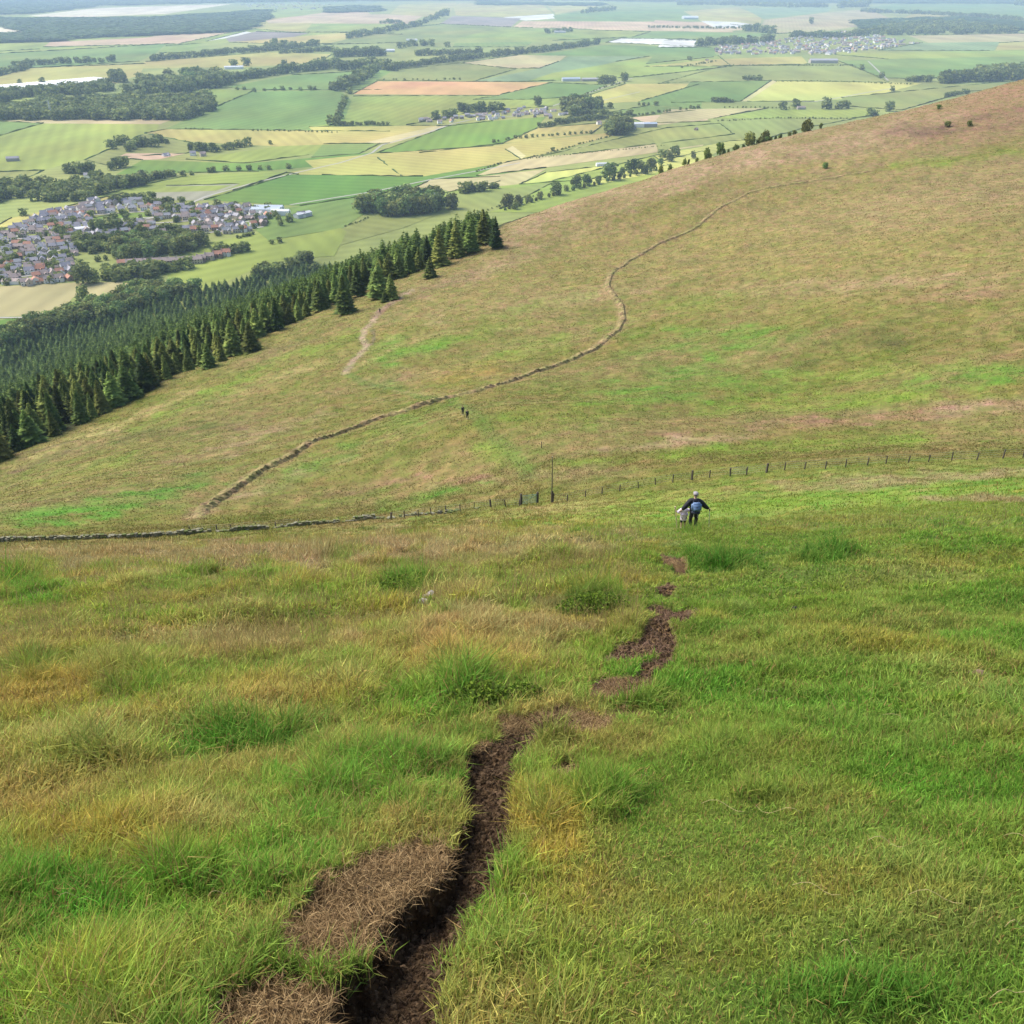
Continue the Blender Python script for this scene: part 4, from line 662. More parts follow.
def house(var, roof, wall, x, y, z_, rz, lab, group, sc=1.):
    w, r, c, g, d, wc, rc_ = HV[var]
    if wall not in wc: wc[wall] = w.mesh('wall', WALLS[wall])
    if roof not in rc_: rc_[roof] = r.mesh('roof', ROOFS[roof])
    o = link('house', None, None, (x, y, z_), (0, 0, rz), (sc, sc, sc)); tag(o, lab, 'house', group)
    link('wall', wc[wall], o); rf = link('roof', rc_[roof], o); link('chimney', c, rf); link('glazing', g, o); link('door', d, o); return o
VIL = px('c4', [(-25,345),(-25,190),(60,160),(140,122),(250,95),(335,72),(470,70),(560,98),(700,88),(860,95),(925,118),(900,165),(740,195),(715,185),(600,175),(545,185),(480,165),(395,200),(260,200),(255,250),(250,290),(265,345),(120,365)])
VGREEN = [px('c4', q) for q in ([(310,120),(505,108),(515,135),(415,150),(415,182),(315,185)],[(535,140),(640,140),(680,172),(540,178)],[(860,95),(920,95),(920,115),(860,115)])]
hs = []
def scatter_houses(poly, n, key, holes=(), ang=0., sp=11., vers=(0, 0, 1, 2, 3), rp=(.6, .22, .05, .13), wp=(.35, .33, .24, .08)):
    q = np.array(poly); lo = q.min(0); hi = q.max(0); pts = []; tries = 0
    while len(pts) < n and tries < 60000:
        tries += 1; a = RNG.uniform(lo, hi)
        if not inpoly(a[:1], a[1:], q)[0] or any(inpoly(a[:1], a[1:], np.array(h))[0] for h in holes): continue
        x, y = plain(a[0], a[1]); x = float(x); y = float(y)
        if any((x - p[0]) ** 2 + (y - p[1]) ** 2 < sp * sp for p in pts): continue
        pts.append((x, y)); rz = ang + .7 * float(pn(x / 90, y / 90, 70)) + random.choice((0, 0, 0, math.pi / 2)) + random.uniform(-.08, .08)
        hs.append((random.choice(vers), random.choices(range(4), rp)[0], random.choices(range(4), wp)[0], x, y, rz, key))
def pxat(x, y): return F / math.hypot(x, y)
vc = np.array(plain(95, 245), float); ca_, sa_ = math.cos(.5), math.sin(.5); vq = np.array(VIL)
STREETS = []
for j in range(-15, 16):
    line = []
    for i in range(-44, 45):
        for s_ in (-1, 1):
            a_, b_ = i * 12.5, j * 35.; wx_ = 30 * float(pn(a_ / 160, b_ / 160, 81)); wy_ = 34 * float(pn(a_ / 170, b_ / 170, 82)); a2, b2 = a_ + wx_, b_ + wy_; sl_ = (34 * float(pn((a_ + 8) / 170, b_ / 170, 82)) - wy_) / 8
            def wp(a, b): return vc[0] + a * ca_ - b * sa_, vc[1] + a * sa_ + b * ca_
            if s_ < 0: line.append((*wp(a2, b2), ZP + .5))
            x_, y_ = wp(a2 + random.uniform(-2, 2), b2 + s_ * (10.5 + random.uniform(-1.5, 2))); u_, v_ = proj(np.array([x_]), np.array([y_]), np.array([ZP]))
            if not inpoly(u_, v_, vq)[0] or any(inpoly(u_, v_, np.array(h))[0] for h in VGREEN) or random.random() < .1: continue
            reg = float(pn(x_ / 110, y_ / 110, 83)); rp_ = (.55, .25, .1, .1) if reg < 0 else (.32, .42, .15, .11)
            hs.append((random.choice((0, 0, 1, 2, 4)), random.choices(range(4), rp_)[0], random.choices(range(4), (.3, .32, .28, .1))[0], x_, y_, .5 + sl_ + random.choice((0, 0, 0, math.pi / 2)) + random.uniform(-.06, .06), 'left village'))
    run = [p for p in line if inpoly(*[np.array([float(t)]) for t in proj(p[0], p[1], ZP)], vq)[0]]
    if len(run) > 4:
        V = []; Fa = []
        for i, p in enumerate(run):
            t = np.array(run[min(i + 1, len(run) - 1)][:2]) - np.array(run[max(i - 1, 0)][:2]); t = t / np.linalg.norm(t); V += [(p[0] - t[1] * 2.8, p[1] + t[0] * 2.8, p[2]), (p[0] + t[1] * 2.8, p[1] - t[0] * 2.8, p[2])]
        for i in range(len(run) - 1): Fa.append((2 * i, 2 * i + 1, 2 * i + 3, 2 * i + 2))
        tag(MB().add(V, Fa).build('street', MAT_ROAD), kind='structure')
print('village houses', len(hs))
# terrace below the trees of the village
for i in range(13):
    u = 128 + i * 8.2; v = 266 - i * .35 + (-(i - 8) * 1.6 if i > 8 else 0); x, y = plain(u, v); hs.append((3 if i < 9 else 1, 2 if i in (0, 11, 12) else 1, [2, 3, 1, 2, 3][i % 5], float(x), float(y), .25, 'terrace'))
scatter_houses(px('c2', [(230,374),(250,360),(340,350),(440,345),(560,325),(620,330),(690,345),(690,360),(640,358),(560,352),(440,362),(340,372)]), 60, 'middle village', (), .35, 10, (0, 1, 2, 4), (.45, .35, .1, .1), (.3, .35, .2, .15))
scatter_houses(px('c3', [(105,165),(110,140),(300,120),(480,95),(560,100),(720,128),(590,148),(440,165),(330,162)]), 380, 'far town', (), .2, 14, (0, 1, 2, 3), (.4, .35, .1, .15), (.3, .3, .25, .15))
scatter_houses(px('c1', [(700,20),(760,5),(980,0),(1024,8),(980,32),(880,30)]), 60, 'far town', (), .2, 30, (3, 5), (.4, .35, .1, .15), (.2, .5, .2, .1))
FARM = [('c1',500,470,2,1),('c1',582,468,1,1),('c1',612,470,1,2),('c1',290,528,2,1),('c1',265,535,1,1),('c2',780,375,1,1),('c3',360,326,3,0),('c3',48,388,4,3),('c1',40,485+0,3,0),('c5',5,215,1,1),('c3',80,180,2,3),('c2',820,515+0,1,1)]
for c, a, b, var, wl in FARM:
    q = px(c, [(a, b)])[0]; x, y = plain(*q); hs.append((var, random.choice((0, 1)), wl, float(x), float(y), random.random(), 'farm'))
hs.sort(key=lambda h: math.hypot(h[3], h[4]))
HL = {'left village': ('in the large village at left', 'houses of the left village'), 'terrace': ('in the long terrace under the village trees', 'terrace below the left village'), 'middle village': ('in the small village in the middle of the plain', 'houses of the middle village'), 'farm': ('standing as a lone farmhouse among fields', 'farmhouses on the plain'), 'far town': ('in the far town at upper right', 'houses of the far town')}
big = [h for h in hs if h[6] != 'far town']; sel = sorted(big, key=lambda h: math.hypot(h[3], h[4]))[:298]; ids = set(id(h) for h in sel)
for h in sel:
    t, g = HL[h[6]]; house(h[0], h[1], h[2], h[3], h[4], ZP + .2, h[5], f'{RN[h[1]]} roofed {WN[h[2]]} house ' + where(h[3], h[4], ZP), g)
rest = [h for h in hs if id(h) not in ids]; m = MB(); mats = ROOFS + WALLS
for h in rest:
    w, r = HV[h[0]][:2]; ca, sa = math.cos(h[5]), math.sin(h[5]); k = 1.15 if h[6] == 'far town' else 1
    for part, mi in ((w, 4 + h[2]), (r, h[1])): m.add([((p[0] * ca - p[1] * sa) * k + h[3], (p[0] * sa + p[1] * ca) * k + h[4], p[2] * k + ZP + .2) for p in part.v], part.f, mi)
tag(m.build('houses', mats), kind='stuff')
# long sheds, warehouses and the pale polytunnels
def shed(u, v, L, Wd, h, rz, wall, roof, lab, name='farm_shed', bays=1, cat='shed'):
    x, y = plain(u, v); o = link(name, None, None, (float(x), float(y), ZP + .6), (0, 0, rz)); tag(o, lab, cat)
    w = MB(); r = MB(); d = MB()
    for b in range(bays):
        cy = (b - (bays - 1) / 2) * Wd; w.box((0, cy, h / 2 - 1), (L, Wd - .01, h + 2))
        for s in (-1, 1): w.add([(s * L / 2, cy - Wd / 2, h), (s * L / 2, cy + Wd / 2, h), (s * L / 2, cy, h + Wd * .16)], [(0, 1, 2) if s > 0 else (0, 2, 1)])
        for s in (-1, 1): v_ = [(-L / 2 - .4, cy + s * Wd / 2, h - .0), (L / 2 + .4, cy + s * Wd / 2, h), (L / 2 + .4, cy, h + Wd * .165), (-L / 2 - .4, cy, h + Wd * .165)]; r.add([(a, b_, c + .1) for a, b_, c in v_], [(0, 1, 2, 3) if s < 0 else (3, 2, 1, 0)])
        d.box((L / 2 + .05, cy, h * .4), (.1, Wd * .35, h * .75))
    w.build('wall', wall, o); r.build('roof', roof, o); d.build('door', GLASS, o); return o
PALE = solid('pale_sheeting', (.5, .52, .54), .5, .08, .1); BLUE = solid('blue_grey_sheeting', (.32, .38, .46), .5, .1, .1)
shed(268, 212, 42, 14, 6, -.05, WALLS[1], BLUE, 'blue-grey roofed works building at the right end of the left village', bays=2)
shed(281, 215, 26, 12, 6, -.05, WALLS[1], PALE, 'pale roofed works building beside the field road'); shed(303, 217, 26, 11, 5, .9, PALE, PALE, 'white shed at the corner of the green field')
shed(22, 283, 40, 12, 3, .1, WALLS[1], ROOFS[1], 'long brown roofed low hall on the near edge of the left village'); shed(86, 231, 30, 12, 4, .4, WALLS[1], PALE, 'white flat-looking hall among the houses of the left village')
shed(234, 69, 70, 22, 7, .3, WALLS[1], PALE, 'white roofed shed beside the dark wood, upper left'); shed(571, 81, 60, 22, 7, .1, PALE, BLUE, 'grey farm shed left of the far tree clump'); shed(590, 81, 55, 22, 6, .1, WALLS[0], ROOFS[3], 'low brown farm shed right of the grey one')
shed(640, 127, 45, 18, 7, .1, WALLS[1], PALE, 'pale roofed farm shed right of the middle wood'); shed(650, 127, 30, 16, 7, .1, WALLS[0], BLUE, 'blue-grey farm shed at the end of the pale one'); shed(629, 129, 30, 14, 5, .1, WALLS[0], ROOFS[0], 'dark roofed byre beside the middle wood')
shed(823, 63, 110, 35, 10, 0, WALLS[0], ROOFS[3], 'big pale shed on the near edge of the far town'); shed(690, 19, 120, 60, 12, 0, PALE, PALE, 'large white warehouse left of the far town', bays=2); shed(216, 32, 90, 30, 8, 0, PALE, PALE, 'white shed on the edge of the far forest')
shed(560, 33, 70, 25, 8, 0, PALE, ROOFS[3], 'isolated grey shed on the far tan field'); shed(412, 41, 60, 20, 7, 0, WALLS[1], PALE, 'white farm shed by the five far trees'); shed(385, 52, 90, 30, 7, .1, PALE, PALE, 'cream greenhouse beyond the shelter belt'); shed(370, 12, 60, 20, 7, 0, WALLS[1], ROOFS[3], 'far white barns on the tan strip'); shed(15, 195, 30, 13, 5, .2, WALLS[1], PALE, 'white building half hidden in trees at left'); shed(602, 166, 22, 9, 4, .2, WALLS[1], PALE, 'white roofed cottage behind the skyline trees')
def tunnels(u0, v0, u1, v1, n, lab):
    x0, y0 = [float(k) for k in plain(u0, v0)]; x1, y1 = [float(k) for k in plain(u1, v1)]; m = MB(); L = math.hypot(x1 - x0, y1 - y0); rz = math.atan2(y1 - y0, x1 - x0); w_ = L / n
    for i in range(n):
        v = []; f = []
        for s in (0, 1):
            for k in range(9): a = math.pi * k / 8; v.append(((i + .5) * w_ - math.cos(a) * w_ * .48, s * 130, math.sin(a) * 6.5))
        for k in range(8): f.append((k + 1, k, 9 + k, 10 + k))
        f.append(tuple(range(9))); f.append(tuple(range(9, 18))[::-1]); m.add(v, f)
    o = m.build('polytunnel', PALE, loc=(x0, y0, ZP + .5), rot=(0, 0, rz)); tag(o, lab, 'polytunnel')
tunnels(12, 90.5, 118, 81, 34, 'long bank of white polytunnels behind the dark tree row at upper left')
# lattice mast in front of the far wood
def mast(u, v, h, lab):
    x, y = plain(u, v); o = link('lattice_mast', None, None, (float(x), float(y), ZP)); tag(o, lab, 'pylon'); w_ = h * .07; m = MB()
    for sx, sy in ((-1, -1), (1, -1), (1, 1), (-1, 1)): m.tube([(sx * w_, sy * w_, 0), (sx * .3, sy * .3, h)], .3, 4)
    m.build('leg', PALE, o); b = MB()
    for k in range(9):
        z0 = h * k / 9; z1 = h * (k + 1) / 9; a = w_ + (.3 - w_) * k / 9; c = w_ + (.3 - w_) * (k + 1) / 9
        for s in (-1, 1): b.tube([(-a, s * a, z0), (c, s * c, z1)], .16, 4); b.tube([(s * a, -a, z0), (s * c, c, z1)], .16, 4)
    b.build('bracing', PALE, o); c = MB()
    for k in (.7, .82, .94): c.tube([(-h * .12, 0, h * k), (h * .12, 0, h * k)], .25, 4)
    c.build('cross_arm', PALE, o)
mast(52, 119, 42, 'pale lattice pylon in front of the dark wood at upper left')
# pale turret in the copse
x, y = plain(438, 209); d = math.hypot(float(x), float(y)); o = link('turret_house', None, None, (float(x), float(y), ZP + 1)); tag(o, 'pale house with a pointed turret among the trees of the copse', 'house')
MB().box((0, 0, 6), (10, 10, 12)).box((-4, -4, 9), (4, 4, 18)).build('wall', WALLS[0], o); MB().add([(-5.5,-5.5,12.02),(5.5,-5.5,12.02),(5.5,5.5,12.02),(-5.5,5.5,12.02),(0,0,17)], [(0,1,4),(1,2,4),(2,3,4),(3,0,4)]).add([(-6.3,-6.3,18.02),(-1.7,-6.3,18.02),(-1.7,-1.7,18.02),(-6.3,-1.7,18.02),(-4,-4,24)], [(0,1,4),(1,2,4),(2,3,4),(3,0,4)]).build('roof', ROOFS[3], o); MB().box((0,-5.03,8),(1.2,.06,1.8)).box((3,-5.03,8),(1.2,.06,1.8)).box((3,-5.03,3.5),(1.2,.06,1.8)).build('window', GLASS, o)

# ------------------------------------------------------------------ the old dyke across the moor
DY = [(196,518),(205,508),(225,494),(260,471),(300,450),(340,433),(375,420),(410,409),(450,398),(480,390),(520,378),(555,366),(580,355),(602,343),(616,332),(623,320),(621,306),(613,295),(607,286),(610,275),(628,261),(659,243),(695,228),(719,208),(750,192),(797,183),(841,176),(872,171)]
DW = world_line(DY); m = []; 
def resample(P, step):
    P = [np.array(p[:2]) for p in P]; out = []
    for i in range(len(P) - 1):
        L = np.linalg.norm(P[i + 1] - P[i]); n = max(1, int(L / step))
        for k in range(n): out.append(P[i] + (P[i + 1] - P[i]) * k / n)
    out.append(P[-1]); out = np.array(out)
    for _ in range(6): out[1:-1] = (out[:-2] + 2 * out[1:-1] + out[2:]) / 4
    return out
S = resample(DW, .5); tt = np.gradient(S, axis=0); tt /= np.linalg.norm(tt, axis=1)[:, None]; nn = np.c_[-tt[:, 1], tt[:, 0]]
prof = [(-1.5, -.25), (-1.0, .2), (-.6, .6), (0, .62), (.6, .52), (1.0, .2), (1.5, -.25)]; V = []; Cv = []
fade = np.clip(1.15 - np.arange(len(S)) / len(S) * .75, .35, 1) * np.clip(np.arange(len(S)) / 14., 0, 1)
for i, p in enumerate(S):
    for k, (o_, h_) in enumerate(prof):
        hh_ = h_ * fade[i] * (1 + .22 * random.gauss(0, 1) * (h_ > 0)) ; x_, y_ = p + nn[i] * (o_ + random.gauss(0, .08)) * (.6 + .4 * fade[i]); V.append((x_, y_, float(zat(x_, y_)) + hh_))
        top = k in (2, 3, 4); c_ = np.array((.24, .19, .085) if top else (.19, .15, .07)) * random.uniform(.7, 1.3); Cv.append(c_)  # bank sides darker than the tan top: shade put into the colour
n = len(prof); Fq = np.array([(i * n + k, i * n + k + 1, (i + 1) * n + k + 1, (i + 1) * n + k) for i in range(len(S) - 1) for k in range(n - 1)])
tag(link('turf_dyke', np_mesh('turf_dyke', V, [Fq[:, ::-1]], MAT_HILL, np.array(Cv))), 'long overgrown turf-topped dyke winding across the far slope', 'dyke')
# ------------------------------------------------------------------ dry stone wall at left
MAT_STONE = colattr('wall_stone', nscale=4, namt=.35, bump=.03, bscale=8)
WL = world_line([(-60,546),(0,541),(60,540),(129,538.5),(175,535),(217,532),(252,529.5),(300,526),(345,522),(392,518.5),(440,513),(480,508.5)]); S = resample(WL, .42); V = []; Fq = []; Cv = []
bx = np.array([(-1,-1,-1),(1,-1,-1),(1,1,-1),(-1,1,-1),(-1,-1,1),(1,-1,1),(1,1,1),(-1,1,1)]) * .5; bf = np.array([(3,2,1,0),(4,5,6,7),(0,1,5,4),(1,2,6,5),(2,3,7,6),(3,0,4,7)])
for i in range(len(S) - 1):
    t = S[i + 1] - S[i]; a = math.atan2(t[1], t[0]); frac = i / len(S); rows = 4 if frac < .55 else 3
    if frac > .45 and pn(i / 7., 3.3, 5) > .0: rows = random.choice((1, 2))
    if frac > .8: rows = random.choice((0, 0, 1, 1, 2))
    rows = min(rows, 3)
    for rw in range(rows):
        for s in (-1, 1):
            if rw == rows - 1 and random.random() < .35: continue
            x_, y_ = S[i] + np.array([-math.sin(a), math.cos(a)]) * s * (.26 - .04 * rw) + random.gauss(0, .03); z_ = float(zat(x_, y_)) + .08 + rw * .2
            M = Matrix.Rotation(a + random.gauss(0, .15), 3, 'Z') @ Matrix.Rotation(random.gauss(0, .12), 3, 'X'); sz = np.array([random.uniform(.3, .5), random.uniform(.22, .34), random.uniform(.17, .26)])
            n0 = len(V); c_ = np.array(random.choice(((.19,.18,.12),(.14,.14,.08),(.24,.23,.16),(.12,.15,.05),(.17,.17,.08)))) * random.uniform(.7, 1.1)
            for q in bx * sz * (1 + np.array([[random.uniform(-.15, .15)] for _ in range(8)])): w_ = M @ Vector(q); V.append((x_ + w_.x, y_ + w_.y, z_ + w_.z)); Cv.append(c_)
            Fq.append(bf + n0)
tag(link('dry_stone_wall', np_mesh('dry_stone_wall', V, [np.concatenate(Fq)], MAT_STONE, np.array(Cv))), 'low grey dry stone wall, partly tumbled, at the foot of the near slope', 'wall')
# ------------------------------------------------------------------ post and wire fence
POST = solid('weathered_post', (.075, .06, .05), .9, .3, 6); WIRE = solid('galvanised_wire', (.3, .3, .3), .5, .1, 6, .6); GALV = solid('painted_gate_metal', (.15, .25, .22), .5, .15, 3, .3)
def post_mesh(w, h):
    m = MB(); m.box((0, 0, h / 2 - .15), (w, w, h + .3), taper=.93); m.box((0, 0, h + .01), (w * .9, w * .9, .03), rz=.3); return m
def fence(pts, lab, thick=()):
    H3 = hit([p[0] for p in pts], [p[1] for p in pts]); c = H3[len(H3) // 2]; o = link('wire_fence', None, None, tuple(c)); tag(o, lab, 'fence', 'wire fences below the near slope')
    pm = post_mesh(.1, .95).mesh('post', POST); pk = post_mesh(.17, 1.15).mesh('post', POST)
    for i, p in enumerate(H3): link('post', pk if i in thick else pm, o, tuple(p - c), (random.gauss(0, .04), random.gauss(0, .05), random.random()), (1, 1, random.uniform(.85, 1.08)))
    for k in range(4): MB().tube([tuple(q - c + np.array([0, 0, .25 + .25 * k])) for q in H3], .007, 4).build('wire', WIRE, o)
    return H3
s = 3.16; A = [(350 + a / 2.56, 380 + b / 2.56) for a, b in ((556,310),(602,300),(645,292),(690,285),(738,277),(782,268),(826,262),(875,256),(920,250),(973,245),(1015,240))]
B = [(700 + a / s, 430 + b / s) for a, b in ((67,148),(95,146),(147,143),(210,134),(267,127),(330,124),(396,122),(460,117),(529,111),(587,107),(658,104),(722,101),(795,97),(875,95),(957,90),(1020,88),(1090,85),(1160,82))]
fence([(552.5, 502.5)] + A + B[1:], 'post and wire fence running right from the pole to the frame edge', (0, 8, 14))
fence([(350 + a / 2.56, 380 + b / 2.56) for a, b in ((105,358),(140,353),(175,349),(208,345),(245,340),(282,336),(318,330),(360,325),(398,324),(434,323))], 'short post and wire fence between the stone wall and the gate', (0, 7))
fence([(190,533),(217,531.5),(232,531),(256,528.5),(276,527.5),(300,525.5)], 'sparse leaning posts of old fence along the stone wall')
# gate
gp = hit([521, 537.5], [505, 503]); g0, g1 = gp; L = math.hypot(g1[0] - g0[0], g1[1] - g0[1]); rz = math.atan2(g1[1] - g0[1], g1[0] - g0[0]); sl_ = math.atan2(g1[2] - g0[2], L)
o = link('field_gate', None, None, tuple(g0), (0, 0, rz)); tag(o, 'green-grey metal field gate between two dark posts on the path', 'gate')
dz = g1[2] - g0[2]
for x_, z_ in ((0, 0), (L, dz)): m = MB(); m.box((x_, 0, z_ + .6), (.22, .22, 1.7), taper=.95); m.box((x_, 0, z_ + 1.47), (.17, .17, .05)); m.build('gate_post', POST, o)
lf = link('gate_leaf', MB().tube([(.14, 0, .15 + dz * .1), (.14, 0, 1.2 + dz * .1)], .035, 8).tube([(L - .14, 0, .15 + dz), (L - .14, 0, 1.2 + dz)], .035, 8).tube([(.14, 0, 1.2 + dz * .1), (L - .14, 0, 1.2 + dz)], .035, 8).mesh('gate_leaf', GALV), o)
for k in range(6): MB().tube([(.14, 0, .15 + .175 * k + dz * .1), (L - .14, 0, .15 + .175 * k + dz)], .026, 6).build('rail', GALV, lf)
MB().tube([(.14, .03, .2), (L - .14, .03, 1.15 + dz)], .02, 6).build('brace', GALV, lf)
# tall thin pole with a small plate, short marker post
p = hit([551.5], [502.5])[0]; d = np.linalg.norm(p - np.array([0, 0, EYE])); hp_ = 44 * d / F / .87
o = link('wooden_pole', None, None, tuple(p)); tag(o, 'tall thin bare pole rising beside the gate', 'pole'); MB().tube([(0, 0, -.3), (.02, 0, hp_ * .5), (-.03, 0, hp_)], [.085, .06, .035], 8).build('shaft', POST, o); MB().tube([(0, 0, hp_ - .0), (-.03, 0, hp_ + .1)], [.055, .03], 8).build('cap', WIRE, o); MB().box((.09, 0, .65), (.2, .2, 1.6)).box((.09, 0, 1.47), (.15, .15, .05)).build('stay_post', POST, o)
p = hit([541.5], [448])[0]; o = link('marker_post', None, None, tuple(p)); tag(o, 'short dark marker post alone on the slope above the pole', 'post'); post_mesh(.12, 1.0).build('shaft', POST, o)

# ------------------------------------------------------------------ people
SKIN = solid('skin', (.52, .33, .24), .6, .06, 10); BLACK = solid('black_jacket_cloth', (.012, .013, .02), .85, .3, 12); DARK = solid('dark_trouser_cloth', (.022, .024, .03), .9, .3, 12); BLUEP = solid('blue_backpack_cloth', (.12, .2, .36), .7, .2, 10); DPACK = solid('dark_strap_cloth', (.03, .04, .07), .8, .2, 10); CAPM = solid('grey_cap_cloth', (.3, .28, .3), .85, .15, 10); WHITE = solid('white_top_cloth', (.74, .64, .76), .8, .06, 10); HAIR = solid('brown_hair', (.06, .035, .02), .7, .3, 30); BOOT = solid('tan_boot_leather', (.42, .34, .25), .7, .2, 20); POLE = solid('walking_pole_metal', (.62, .62, .6), .35, .05, 10, .5); STICK = solid('pale_stick_wood', (.5, .4, .26), .8, .15, 12)
def skinned(name, J, E, root, mat, parent, sub=2, loc=(0, 0, 0)):
    """grow one continuous surface round a skeleton. J: name -> (x, y, z, radius)"""
    names = list(J); m = bpy.data.meshes.new(name); m.from_pydata([J[n][:3] for n in names], [(names.index(a), names.index(b)) for a, b in E], []); o = link(name, m, parent, loc)
    md = o.modifiers.new('skin', 'SKIN'); md.use_smooth_shade = True; md.branch_smoothing = .4
    for n, sv in zip(names, m.skin_vertices[0].data): r = J[n][3]; sv.radius = r if isinstance(r, tuple) else (r, r); sv.use_root = n == root
    s_ = o.modifiers.new('sub', 'SUBSURF'); s_.levels = s_.render_levels = sub; m.materials.append(mat); return o
def fingers(J, E, hand, wrist, side, k):
    hx, hy, hz = J[hand][:3]; d = Vector((hx - J[wrist][0], hy - J[wrist][1], hz - J[wrist][2])).normalized(); sd_ = d.cross(Vector((side * .2, 1, 0))).normalized()
    for i, L in enumerate((.068, .078, .072, .056)):
        off = sd_ * (i - 1.5) * .021 * k; b = Vector((hx, hy, hz)) + off; q1 = b + d * L * .6 * k + Vector((0, .006, 0)); q2 = q1 + d * L * .35 * k + Vector((0, .03, -.01)) * k
        for n_, q in ((f'{hand}f{i}a', q1), (f'{hand}f{i}b', q2)): J[n_] = (*q, .0085 * k)
        J[f'{hand}f{i}0'] = (*(b + d * .01), .012 * k); E += [(hand, f'{hand}f{i}0'), (f'{hand}f{i}0', f'{hand}f{i}a'), (f'{hand}f{i}a', f'{hand}f{i}b')]
    b = Vector((hx, hy, hz)) - d * .02 * k + sd_ * .035 * k; q = b + sd_ * .03 * k + d * .03 * k; J[hand + 't'] = (*b, .012 * k); J[hand + 't1'] = (*q, .009 * k); E += [(hand, hand + 't'), (hand + 't', hand + 't1')]
def person(loc, k, arms, legs, lean, lab, top, bottom, rz=0, group=None, hairm=HAIR, shortleg=False, puff=.022):
    """k scales a 1.75 m figure; y is the way it faces"""
    o = link('person', None, None, loc, (0, 0, rz), (k, k, k)); tag(o, lab, 'person', group); ly = lean
    J = dict(pel=(0, 0, .95, (.15, .11)), wai=(0, ly * .3, 1.1, (.13, .095)), che=(0, ly * .6, 1.3, (.165, .11)), neb=(0, ly * .9, 1.46, (.075, .06)), nek=(0, ly, 1.53, .055), hd0=(0, ly + .01, 1.6, (.072, .085)), hd1=(0, ly + .015, 1.68, (.08, .096)), hd2=(0, ly + .01, 1.745, (.05, .06)))
    E = [('pel', 'wai'), ('wai', 'che'), ('che', 'neb'), ('neb', 'nek'), ('nek', 'hd0'), ('hd0', 'hd1'), ('hd1', 'hd2')]
    for s, (el, ha) in zip((-1, 1), arms):
        t = 'L' if s < 0 else 'R'; J['sh' + t] = (s * .19, ly * .8, 1.42, .058); J['el' + t] = (*el, .043); wr = tuple(el[i] + (ha[i] - el[i]) * .86 for i in range(3)); J['wr' + t] = (*wr, .028); J['ha' + t] = (*ha, (.042, .02)); E += [('neb', 'sh' + t), ('sh' + t, 'el' + t), ('el' + t, 'wr' + t), ('wr' + t, 'ha' + t)]; fingers(J, E, 'ha' + t, 'wr' + t, s, 1.)
    for s, (kn, an) in zip((-1, 1), legs):
        t = 'L' if s < 0 else 'R'; J['hp' + t] = (s * .095, 0, .88, .095); J['kn' + t] = (*kn, .06); J['an' + t] = (*an, .042); J['to' + t] = (an[0] + s * .03, an[1] + .15, an[2] - .05, .035); E += [('pel', 'hp' + t), ('hp' + t, 'kn' + t), ('kn' + t, 'an' + t), ('an' + t, 'to' + t)]
    skinned('body', J, E, 'pel', SKIN, o)
    h = MB(); y0 = ly + .015
    h.ball((0, y0 + .098, 1.655), (.014, .02, .026), 8, 6)                                       # nose
    for s in (-1, 1): h.ball((s * .086, y0, 1.665), (.012, .024, .034), 8, 6)
    h.build('facial_features', SKIN, o, True); e = MB()
    for s in (-1, 1): e.ball((s * .033, y0 + .085, 1.675), (.014, .01, .01), 8, 6)
    e.ball((0, y0 + .088, 1.612), (.026, .01, .008), 8, 6); e.build('eyes_and_mouth', DARK, o, True)
    MB().ball((0, y0 - .012, 1.7), (.094, .108, .095), 16, 9, v1=.66).build('hair', hairm, o, True)
    Jt = {n: (p[0], p[1], p[2], tuple(q + puff for q in (p[3] if isinstance(p[3], tuple) else (p[3], p[3])))) for n, p in J.items() if n in ('pel', 'wai', 'che', 'shL', 'shR', 'elL', 'elR')}
    Jt['neb'] = (0, ly * .85, 1.44, (.11, .085))
    for t in 'LR': a, b = np.array(J['el' + t][:3]), np.array(J['wr' + t][:3]); Jt['cf' + t] = (*(a + (b - a) * .92), .045 + puff * .25)
    Jt['hem'] = (0, 0, .7 if puff > .05 else .86, (.15 + puff, .1 + puff)); Et = [('pel', 'wai'), ('pel', 'hem'), ('wai', 'che'), ('che', 'neb')] + [x for t in 'LR' for x in (('neb', 'sh' + t), ('sh' + t, 'el' + t), ('el' + t, 'cf' + t))]
    skinned('jacket', Jt, Et, 'pel', top, o)
    Jl = dict(pel=(0, 0, .93, (.16, .12)))
    for t in 'LR':
        Jl['hp' + t] = J['hp' + t][:3] + (.108,); Jl['kn' + t] = J['kn' + t][:3] + (.082,); a, b = np.array(J['kn' + t][:3]), np.array(J['an' + t][:3]); Jl['cu' + t] = (*(a + (b - a) * (.12 if shortleg else .93)), .066)
    skinned('trousers', Jl, [('pel', 'hpL'), ('pel', 'hpR')] + [x for t in 'LR' for x in (('hp' + t, 'kn' + t), ('kn' + t, 'cu' + t))], 'pel', bottom, o)
    for t in 'LR': a = J['an' + t]; m = MB(); m.ball((a[0], a[1] + .05, a[2] - .045), (.055, .15, .055), 12, 8); m.ball((a[0], a[1] - .02, a[2] + .01), (.056, .065, .07), 12, 8); m.build('boot', BOOT, o, True)
    return o, J
def wpt(o, v): return tuple(Matrix.LocRotScale(o.location, o.rotation_euler, o.scale) @ Vector(v))
p = hit([692.5], [529])[0]; AD = tuple(p)
